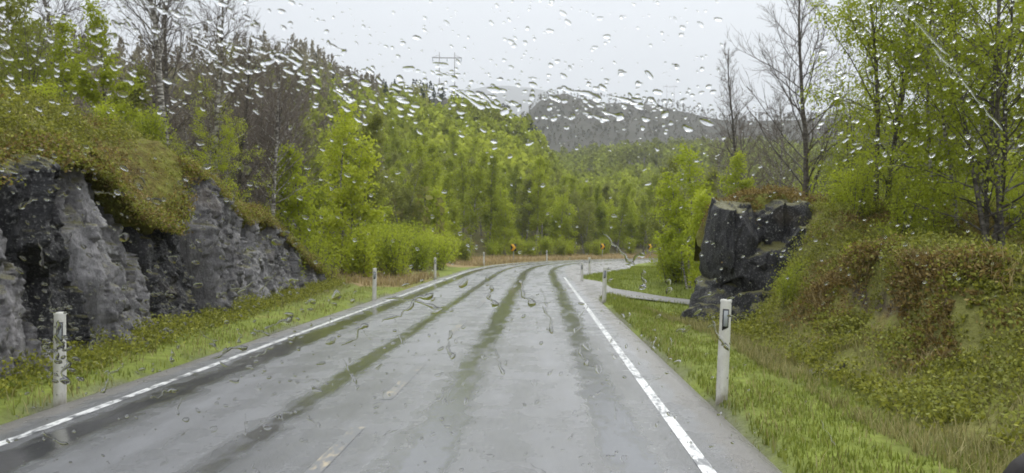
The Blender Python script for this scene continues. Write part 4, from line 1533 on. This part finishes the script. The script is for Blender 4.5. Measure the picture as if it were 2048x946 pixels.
sprigs(2600, xy_step, 0.034, 0.10, 14, m_heather, 'heather', 'rusty moss and heather along the crumbling edge of the hump', 20)
blades(3000, xy_step, 0.22, 0.006, m_straw, 'dead_grass', 'tan stalks hanging over the edge of the bank hump', 21, 1.3)
sprigs(2200, patch(0.5, 67, (4.2, 7.5), (8.6, 14), 1.6, True, onbank), 0.036, 0.12, 14, m_plant, 'low_plants', 'yellow green leafy tufts around the brown hump', 22)
sprigs(1500, lambda r, n: (r.uniform(4.2, 6.5, n), r.uniform(17.4, 20.9, n)), 0.036, 0.11, 14, m_heather, 'heather', 0, 15, surfz=capz2, parent=RR, inv=RRI)
def xy_edge(r, n):
    y = r.uniform(6, 31, n)
    return XE(y) + r.uniform(-0.3, 0.33, n), y


edge_z = lambda x, y: HROCK(y) + 0.05 - 0.9 * np.clip(x - XE(y), 0, 1) + 0.06 * fbm(y * 3, x, 4, 2)
sprigs(5200, xy_edge, 0.036, 0.13, 12, m_plant, 'low_plants', 0, 17, surfz=edge_z, parent=LR, inv=LRI)
sprigs(3800, xy_edge, 0.036, 0.13, 12, m_heather, 'heather', 0, 18, surfz=edge_z, parent=LR, inv=LRI)
sprigs(3800, lambda r, n: (FOOT(np.linspace(5, 33, n)) + r.uniform(0.05, 1.0, n) ** 1.5, np.linspace(5, 33, n)), 0.035, 0.13, 10, m_plant, 'low_plants', 'leafy weeds along the foot of the rock cutting', 16)

# ------------------------------------------------------------------ power pylons
def pylon(label, px, Y, gap, hgt, base_drop=0.0):
    x = at(px, Y)
    z = float(ground(x, Y)) - base_drop
    r = empty('power_pylon', (x, Y, z), (0, 0, 0.05))
    for s in (-1, 1):
        p = MB()
        p.tube([[s * gap / 2, 0, -0.5], [s * gap / 2, 0, hgt * 0.5], [s * gap / 2, 0, hgt]], [0.15, 0.13, 0.10], 8, True)
        p.build('pole', m_wood, r)
    c = MB()
    for yy_ in (-0.16, 0.16):
        c.box((0, yy_, hgt - 1.9), (gap * 1.95, 0.08, 0.18))
    c.build('cross_arm', m_wood, r)
    for s in (-1, 1):
        b = MB()
        b.tube([[s * gap * 0.95, 0.03, hgt - 1.9], [s * gap / 2, 0.03, hgt - 0.9]], [0.05, 0.05], 6)
        b.build('brace', m_wood, r)
    b = MB()
    b.box((0, 0.0, hgt - 7.2), (gap, 0.1, 0.16))
    b.build('brace', m_wood, r)
    for k in (-0.93, 0, 0.93):
        i = MB()
        i.tube([[k * gap, 0, hgt - 2.0], [k * gap, 0, hgt - 2.4], [k * gap, 0, hgt - 2.9], [k * gap, 0, hgt - 3.3]], [0.03, 0.11, 0.11, 0.03], 8)
        i.build('insulator', m_insul, r)
    tag(r, label, 'pylon', 'power pylons')


pylon('two legged power pylon standing on the near wooded hill', 894, 272, 5.2, 16.5, 0)
pylon('tiny two legged power pylon on the distant dark hill', 1341, 795, 7.5, 23, 4)

# ------------------------------------------------------------------ the vehicle: windscreen with rain, dashboard
WS0, WSK = 0.62, 0.7            # pane meets eye level 0.62 m ahead and leans back towards the top
slope = math.atan2(1.0, -WSK)   # direction up the glass in the y-z plane
e_v = np.array([0, math.cos(slope), math.sin(slope)])
e_u = np.array([1.0, 0, 0])
e_n = np.array([0, math.sin(slope), -math.cos(slope)])   # outward, ahead and up
if e_n[1] < 0:
    e_n = -e_n
O_ = np.array([0.15, WS0, EYE])


def pane_pt(u, v, hgt=0.0):
    """point on the gently curved outer face"""
    u, v, hgt = np.broadcast_arrays(np.asarray(u, float), np.asarray(v, float), np.asarray(hgt, float))
    bow = -0.05 * (u / 0.9) ** 2
    return O_ + u[..., None] * e_u + v[..., None] * e_v + (hgt + bow)[..., None] * e_n


def to_pane(px, py):
    """where the sight line through a picture point meets the glass (real u, v on the pane)"""
    px, py = np.asarray(px, float), np.asarray(py, float)
    dz, dx = (489 - py) / FPX, (px - 1080) / FPX
    t_ = WS0 / (1 + WSK * dz)
    for _ in range(4):
        u = dx * t_ - O_[0]
        bow = -0.05 * (u / 0.9) ** 2
        # plane offset along n by bow
        nd = e_n[1] * 1.0 + e_n[2] * dz
        t_ = (e_n[1] * WS0 + bow) / nd
    P = np.stack([dx * t_, t_, dz * t_], -1)
    v = (P[..., 1] - WS0) * e_v[1] + P[..., 2] * e_v[2]
    return dx * t_ - O_[0], v


WSH = tag(empty('windscreen', tuple(O_)), 'rain covered vehicle windscreen the road is seen through', 'windscreen')
WSI = Matrix.Translation(tuple(-O_))
m_pane = bpy.data.materials.new('clear glass')
m_pane.use_nodes = True
t = m_pane.node_tree
t.nodes.remove(t.nodes['Principled BSDF'])
tb = t.nodes.new('ShaderNodeBsdfTransparent')
tb.inputs['Color'].default_value = (0.985, 0.99, 0.988, 1)
t.links.new(tb.outputs['BSDF'], t.nodes['Material Output'].inputs['Surface'])
U, Vv = np.meshgrid(np.linspace(-0.95, 0.95, 40), np.linspace(-0.34, 0.52, 20), indexing='ij')
A = pane_pt(U, Vv, 0.0).reshape(-1, 3)
Bp = pane_pt(U, Vv, -0.005).reshape(-1, 3)
q = (np.arange(39)[:, None] * 20 + np.arange(19)[None])
F1 = np.stack([q, q + 20, q + 21, q + 1], -1).reshape(-1, 4)
n_ = len(A)
rim = [i for i in range(0, 800, 20)] + [780 + j for j in range(1, 20)] + [799 - 20 * i for i in range(1, 40)] + [19 - j for j in range(1, 19)]
rim = np.array(rim)
F2 = np.stack([rim, np.roll(rim, -1), np.roll(rim, -1) + n_, rim + n_], 1)
child(obj('pane', mesh('pane', np.concatenate([A, Bp]), [F1, F1[:, ::-1] + n_, F2], m_pane, False)), WSH, WSI)
for nm, uu, vv in (('bottom', np.linspace(-.95, .95, 40), np.full(40, -.345)), ('top', np.linspace(-.95, .95, 40), np.full(40, .525))):
    s = MB()
    s.tube(pane_pt(uu, vv, -0.002), np.full(40, 0.012), 8, True)
    child(s.build('seal', m_rubber, None, True), WSH, WSI)
for sg in (-1, 1):
    s = MB()
    s.tube(pane_pt(np.full(20, .955 * sg), np.linspace(-.345, .525, 20), -0.002), np.full(20, 0.012), 8, True)
    child(s.build('seal', m_rubber, None, True), WSH, WSI)

m_water = bpy.data.materials.new('rain water')
m_water.use_nodes = True
t = m_water.node_tree
t.nodes.remove(t.nodes['Principled BSDF'])
gl = t.nodes.new('ShaderNodeBsdfGlass')
gl.inputs['IOR'].default_value = 1.333
gl.inputs['Roughness'].default_value = 0.0
t.links.new(gl.outputs['BSDF'], t.nodes['Material Output'].inputs['Surface'])
LIFT = 0.0003


def drop_geo(u0, v0, rx, ry, ang, hgt, r, seg=12):
    """closed plano-convex bead: dome outside, flat foot on the glass"""
    an = np.arange(seg) * 2 * np.pi / seg
    wob = 1 + 0.16 * np.sin(2 * an + r.uniform(0, 6)) * r.random() + 0.14 * np.sin(3 * an + r.uniform(0, 6)) * r.random() + 0.08 * np.sin(5 * an + r.uniform(0, 6)) * r.random()
    rho = np.array([1.0, 0.93, 0.75, 0.42])
    zz = hgt * np.array([0.0, 0.36, 0.72, 0.95])
    c, s = math.cos(ang), math.sin(ang)
    V = []
    for q_, z_ in zip(rho, zz):
        a, b = np.cos(an) * rx * wob * q_, np.sin(an) * ry * wob * q_
        V.append(np.stack([a * c - b * s, a * s + b * c, np.full(seg, z_ + LIFT)], 1))
    V.append(np.array([[0, 0, hgt + LIFT]]))
    nR = len(rho)
    base = V[0].copy()
    V = np.concatenate(V + [base, [[0, 0, LIFT]]])
    j = np.arange(seg)
    k = (j + 1) % seg
    F4 = np.concatenate([np.stack([i * seg + j, i * seg + k, (i + 1) * seg + k, (i + 1) * seg + j], 1) for i in range(nR - 1)])
    top = nR * seg
    F3 = np.concatenate([np.stack([(nR - 1) * seg + j, (nR - 1) * seg + k, np.full(seg, top)], 1),
                         np.stack([top + 1 + k, top + 1 + j, np.full(seg, top + 1 + seg)], 1)])
    W = pane_pt(u0 + V[:, 0], v0 + V[:, 1], V[:, 2])
    return W, F4[:, ::-1], F3[:, ::-1]


def streak_geo(pu, pv, wd, hgt, seg=8):
    """closed bead of water along a path"""
    P = np.stack([pu, pv], 1)
    T = np.gradient(P, axis=0)
    T /= np.linalg.norm(T, axis=1, keepdims=True) + 1e-9
    N = np.stack([-T[:, 1], T[:, 0]], 1)
    an = np.linspace(0, np.pi, seg)
    n = len(P)
    W = P[:, None] + N[:, None] * (np.cos(an)[None, :, None] * wd[:, None, None])
    Hh = np.sin(an)[None] * hgt[:, None] + LIFT
    V1 = pane_pt(W[..., 0], W[..., 1], Hh).reshape(-1, 3)
    V2 = pane_pt(W[:, [0, -1], 0], W[:, [0, -1], 1], LIFT).reshape(-1, 3)
    i = np.arange(n - 1)[:, None] * seg
    j = np.arange(seg - 1)[None]
    F = np.stack([i + j, i + j + 1, i + seg + j + 1, i + seg + j], -1).reshape(-1, 4)
    b = len(V1) + np.arange(n - 1) * 2
    F = np.concatenate([F, np.stack([b + 1, b, b + 2, b + 3], 1)])
    return np.concatenate([V1, V2]), F[:, ::-1]


rd = np.random.default_rng(2024)
drops = MB()


def add_drops(n, fpx, rmm, el, angc, angs, hk=(0.28, 0.5), seg=10):
    px, py = fpx(n)
    u, v = to_pane(px, py)
    for k in range(len(px)):
        r_ = 0.74 * (rmm[0] + (rmm[1] - rmm[0]) * rd.random() ** 2.4) * 1e-3
        e_ = 1 + (el - 1) * rd.random()
        a, b4, b3 = drop_geo(u[k], v[k], r_ * e_, r_, angc + rd.normal() * angs, r_ * rd.uniform(*hk), rd, seg)
        drops.V.append(a)
        drops.F4.append(b4 + drops.n)
        drops.F3.append(b3 + drops.n)
        drops.n += len(a)


uni = lambda x0, x1, y0, y1: (lambda n: (rd.uniform(x0, x1, n), rd.uniform(y0, y1, n)))
ARC = np.array([[330, 70], [450, 110], [560, 135], [700, 195], [800, 190], [900, 175], [980, 200], [1060, 190], [1130, 205], [1220, 190], [1320, 215], [1420, 205]])


def band(wd):
    def f(n):
        t_ = rd.uniform(0, len(ARC) - 1, n)
        x = np.interp(t_, np.arange(len(ARC)), ARC[:, 0])
        y = np.interp(t_, np.arange(len(ARC)), ARC[:, 1])
        return x + rd.normal(size=n) * 20, y + rd.normal(size=n) * wd
    return f


add_drops(528, band(38), (0.4, 2.6), 2.0, -0.4, 0.35)
add_drops(240, uni(560, 1450, 0, 150), (0.4, 2.0), 2.4, -0.45, 0.3)
add_drops(240, uni(0, 520, 0, 230), (0.5, 2.6), 1.8, -0.3, 0.5)
add_drops(272, uni(1640, 2080, -10, 330), (0.6, 2.4), 1.6, 0.5, 0.5)
add_drops(176, uni(1400, 2080, 200, 600), (0.5, 1.9), 1.7, 0.6, 0.5)
add_drops(240, uni(0, 620, 280, 700), (0.6, 3.0), 1.7, -0.3, 0.6, (0.12, 0.3))
add_drops(192, uni(500, 1450, 250, 560), (0.5, 2.2), 1.8, 0.3, 0.7, (0.2, 0.4))
add_drops(528, uni(0, 1500, 560, 960), (0.5, 2.7), 2.4, 0.9, 0.6, (0.08, 0.24))
add_drops(144, uni(1450, 2080, 600, 960), (0.4, 1.6), 1.8, 1.2, 0.5, (0.2, 0.4))
add_drops(70, band(30), (1.2, 3.6), 2.6, -0.45, 0.3, (0.22, 0.4), 14)
add_drops(46, uni(80, 165, 610, 800), (1.0, 4.2), 1.6, 0.5, 0.8, (0.12, 0.3), 14)
add_drops(60, uni(0, 560, 0, 200), (1.5, 4.5), 1.5, 0, 0.8, (0.05, 0.16), 14)
add_drops(60, uni(100, 620, 330, 680), (1.5, 5.0), 1.6, 0, 0.8, (0.05, 0.14), 14)
add_drops(70, uni(350, 1420, 560, 940), (1.5, 5.0), 1.8, 1.2, 0.6, (0.04, 0.12), 14)
# beyond the picture the rain goes on
add_drops(416, lambda n: (rd.choice([-1, 1], n) * rd.uniform(1080, 1500, n) + 1080, rd.uniform(-400, 1250, n)), (0.5, 2.4), 1.8, 0, 0.8)
add_drops(144, uni(0, 2048, -500, -20), (0.5, 2.4), 2.0, -0.4, 0.4)
d_ = child(drops.build('raindrops', m_water, None, True), WSH, WSI)
tag(d_, kind='stuff')


def runnel(px, py, ang, ln_px, wmm, wob, n=22, head=1.6, hk=0.34, ctr=None):
    wmm = wmm * (1.05 if py < 260 else 0.8)
    ln_px = ln_px * (1.25 if py < 260 else 1.0)
    """a wavy trail ending in a fat head"""
    t_ = np.linspace(0, 1, n)
    ph = rd.uniform(0, 6.28)
    wv_ = wob * 2.2 * fbm(t_ * rd.uniform(2.0, 4.0), t_ * 0 + rd.uniform(0, 50), 60, 3)
    sx = np.cos(ang) * t_ * ln_px - np.sin(ang) * wv_
    sy = np.sin(ang) * t_ * ln_px + np.cos(ang) * wv_
    u, v = to_pane(px + sx, py + sy)
    wd = wmm * 1e-3 * (0.55 + 0.25 * np.sin(t_ * rd.uniform(8, 20) + ph) + (head - 0.6) * np.exp(-((t_ - 0.86) / 0.12) ** 2))
    wd = wd * np.sqrt(np.clip(np.minimum(t_ / 0.06, (1 - t_) / 0.07), 0.0, 1)) + 2e-5
    V, F = streak_geo(u, v, wd, wd * hk)
    child(obj('water_streak', mesh('water_streak', V, F, m_water, True)), WSH, WSI)


for px, py, ang, ln_, w_, wb in ((905, 175, 0.55, 62, 1.8, 2), (915, 182, 0.35, 40, 1.5, 4), (665, 180, 0.55, 38, 1.4, 2), (960, 190, 0.6, 55, 2.2, 3), (1010, 200, 0.5, 30, 1.6, 2),
                                 (1120, 175, 0.3, 70, 2.0, 5), (1195, 205, 0.6, 50, 1.9, 5), (1165, 222, 0.4, 40, 1.5, 3), (1215, 195, 0.2, 60, 1.8, 5), (1300, 190, 0.8, 45, 1.8, 6),
                                 (560, 105, 0.5, 40, 1.7, 3), (380, 85, 0.45, 50, 1.4, 2), (520, 95, 0.5, 30, 1.7, 3), (870, 140, 0.4, 40, 1.3, 2), (660, 88, 0.5, 30, 1.4, 2),
                                 (1205, 470, 0.7, 90, 1.6, 8), (1290, 540, 1.6, 40, 2.4, 5), (1250, 530, -0.4, 45, 2.2, 6), (1040, 560, 1.2, 60, 2.6, 7), (985, 570, 1.6, 45, 2.6, 9),
                                 (900, 660, 1.5, 60, 2.2, 8), (1000, 700, 1.6, 50, 1.8, 6), (770, 600, 0.1, 110, 2.2, 7), (760, 640, -0.5, 120, 2.4, 8), (680, 690, -0.6, 70, 2.2, 7),
                                 (1090, 610, 1.3, 60, 1.7, 5), (1160, 690, 1.2, 45, 1.8, 5), (1425, 640, 1.2, 70, 2.0, 5), (1640, 840, 1.1, 60, 0.9, 4), (95, 690, 1.2, 45, 3.0, 10),
                                 (115, 640, 1.7, 60, 3.0, 9), (130, 720, 1.5, 50, 3.0, 9), (85, 860, 0.6, 60, 2.0, 6), (300, 800, -0.3, 60, 2.2, 6), (420, 720, -0.4, 80, 2.2, 7), (530, 660, -0.5, 60, 2.0, 7)):
    runnel(px, py, ang, ln_, w_, wb)
for k in range(26):
    runnel(rd.uniform(380, 1420), rd.uniform(570, 930), rd.choice([1.4, 1.8, -0.7, 0.9]) + rd.normal() * 0.3, rd.uniform(25, 65), rd.uniform(0.7, 1.6), rd.uniform(2, 6), 16, rd.uniform(0.9, 1.8), rd.uniform(0.07, 0.2))
for k in range(26):
    runnel(rd.uniform(0, 640), rd.uniform(330, 930), rd.uniform(0, 3.1), rd.uniform(25, 60), rd.uniform(1.0, 2.2), rd.uniform(3, 8), 16, 1.2, rd.uniform(0.07, 0.2))
# the long thin wiper streak on the far side of the glass
runnel(1785, 0, 0.79, 130, 0.9, 2, 40, 0.9)
runnel(1868, 92, 0.89, 175, 0.9, 3, 50, 0.9)

# dashboard with a raised rounded hood
DB = tag(empty('dashboard', (0.15, 0.6, 1.15)), 'dark dashboard hood just showing in the bottom corner', 'dashboard')
DBI = Matrix.Translation((-0.15, -0.6, -1.15))
U, Vv = np.meshgrid(np.linspace(-0.93, 0.93, 50), np.linspace(0, 1, 16), indexing='ij')
Yd = 0.42 + 0.42 * Vv
Zd = EYE - 0.335 - 0.03 * (U / 0.93) ** 2 + 0.02 * np.sin(Vv * np.pi) - 0.16 * np.clip(0.25 - Vv, 0, 1) ** 2 * 16
Ybow = -0.05 * (U / 0.9) ** 2
q = np.arange(49)[:, None] * 16 + np.arange(15)[None]
child(obj('top_panel', mesh('top_panel', np.stack([0.15 + U, Yd + Ybow, Zd], -1).reshape(-1, 3), np.stack([q, q + 16, q + 17, q + 1], -1).reshape(-1, 4), m_dash, True)), DB, DBI)
Un, Vn = np.meshgrid(np.linspace(0, 2 * np.pi, 33), np.linspace(0, 1, 14), indexing='ij')
rad = np.cos(Vn * np.pi / 2) ** 0.45
Xh = 0.43 + 0.085 * rad * np.cos(Un)
Yh = 0.635 + 0.05 * rad * np.sin(Un)
Zh = EYE - 0.36 + np.sin(Vn * np.pi / 2) * 0.197
q = np.arange(32)[:, None] * 14 + np.arange(13)[None]
child(obj('hood', mesh('hood', np.stack([Xh, Yh, Zh], -1).reshape(-1, 3), np.stack([q, q + 14, q + 15, q + 1], -1).reshape(-1, 4), m_dash, True)), DB, DBI)
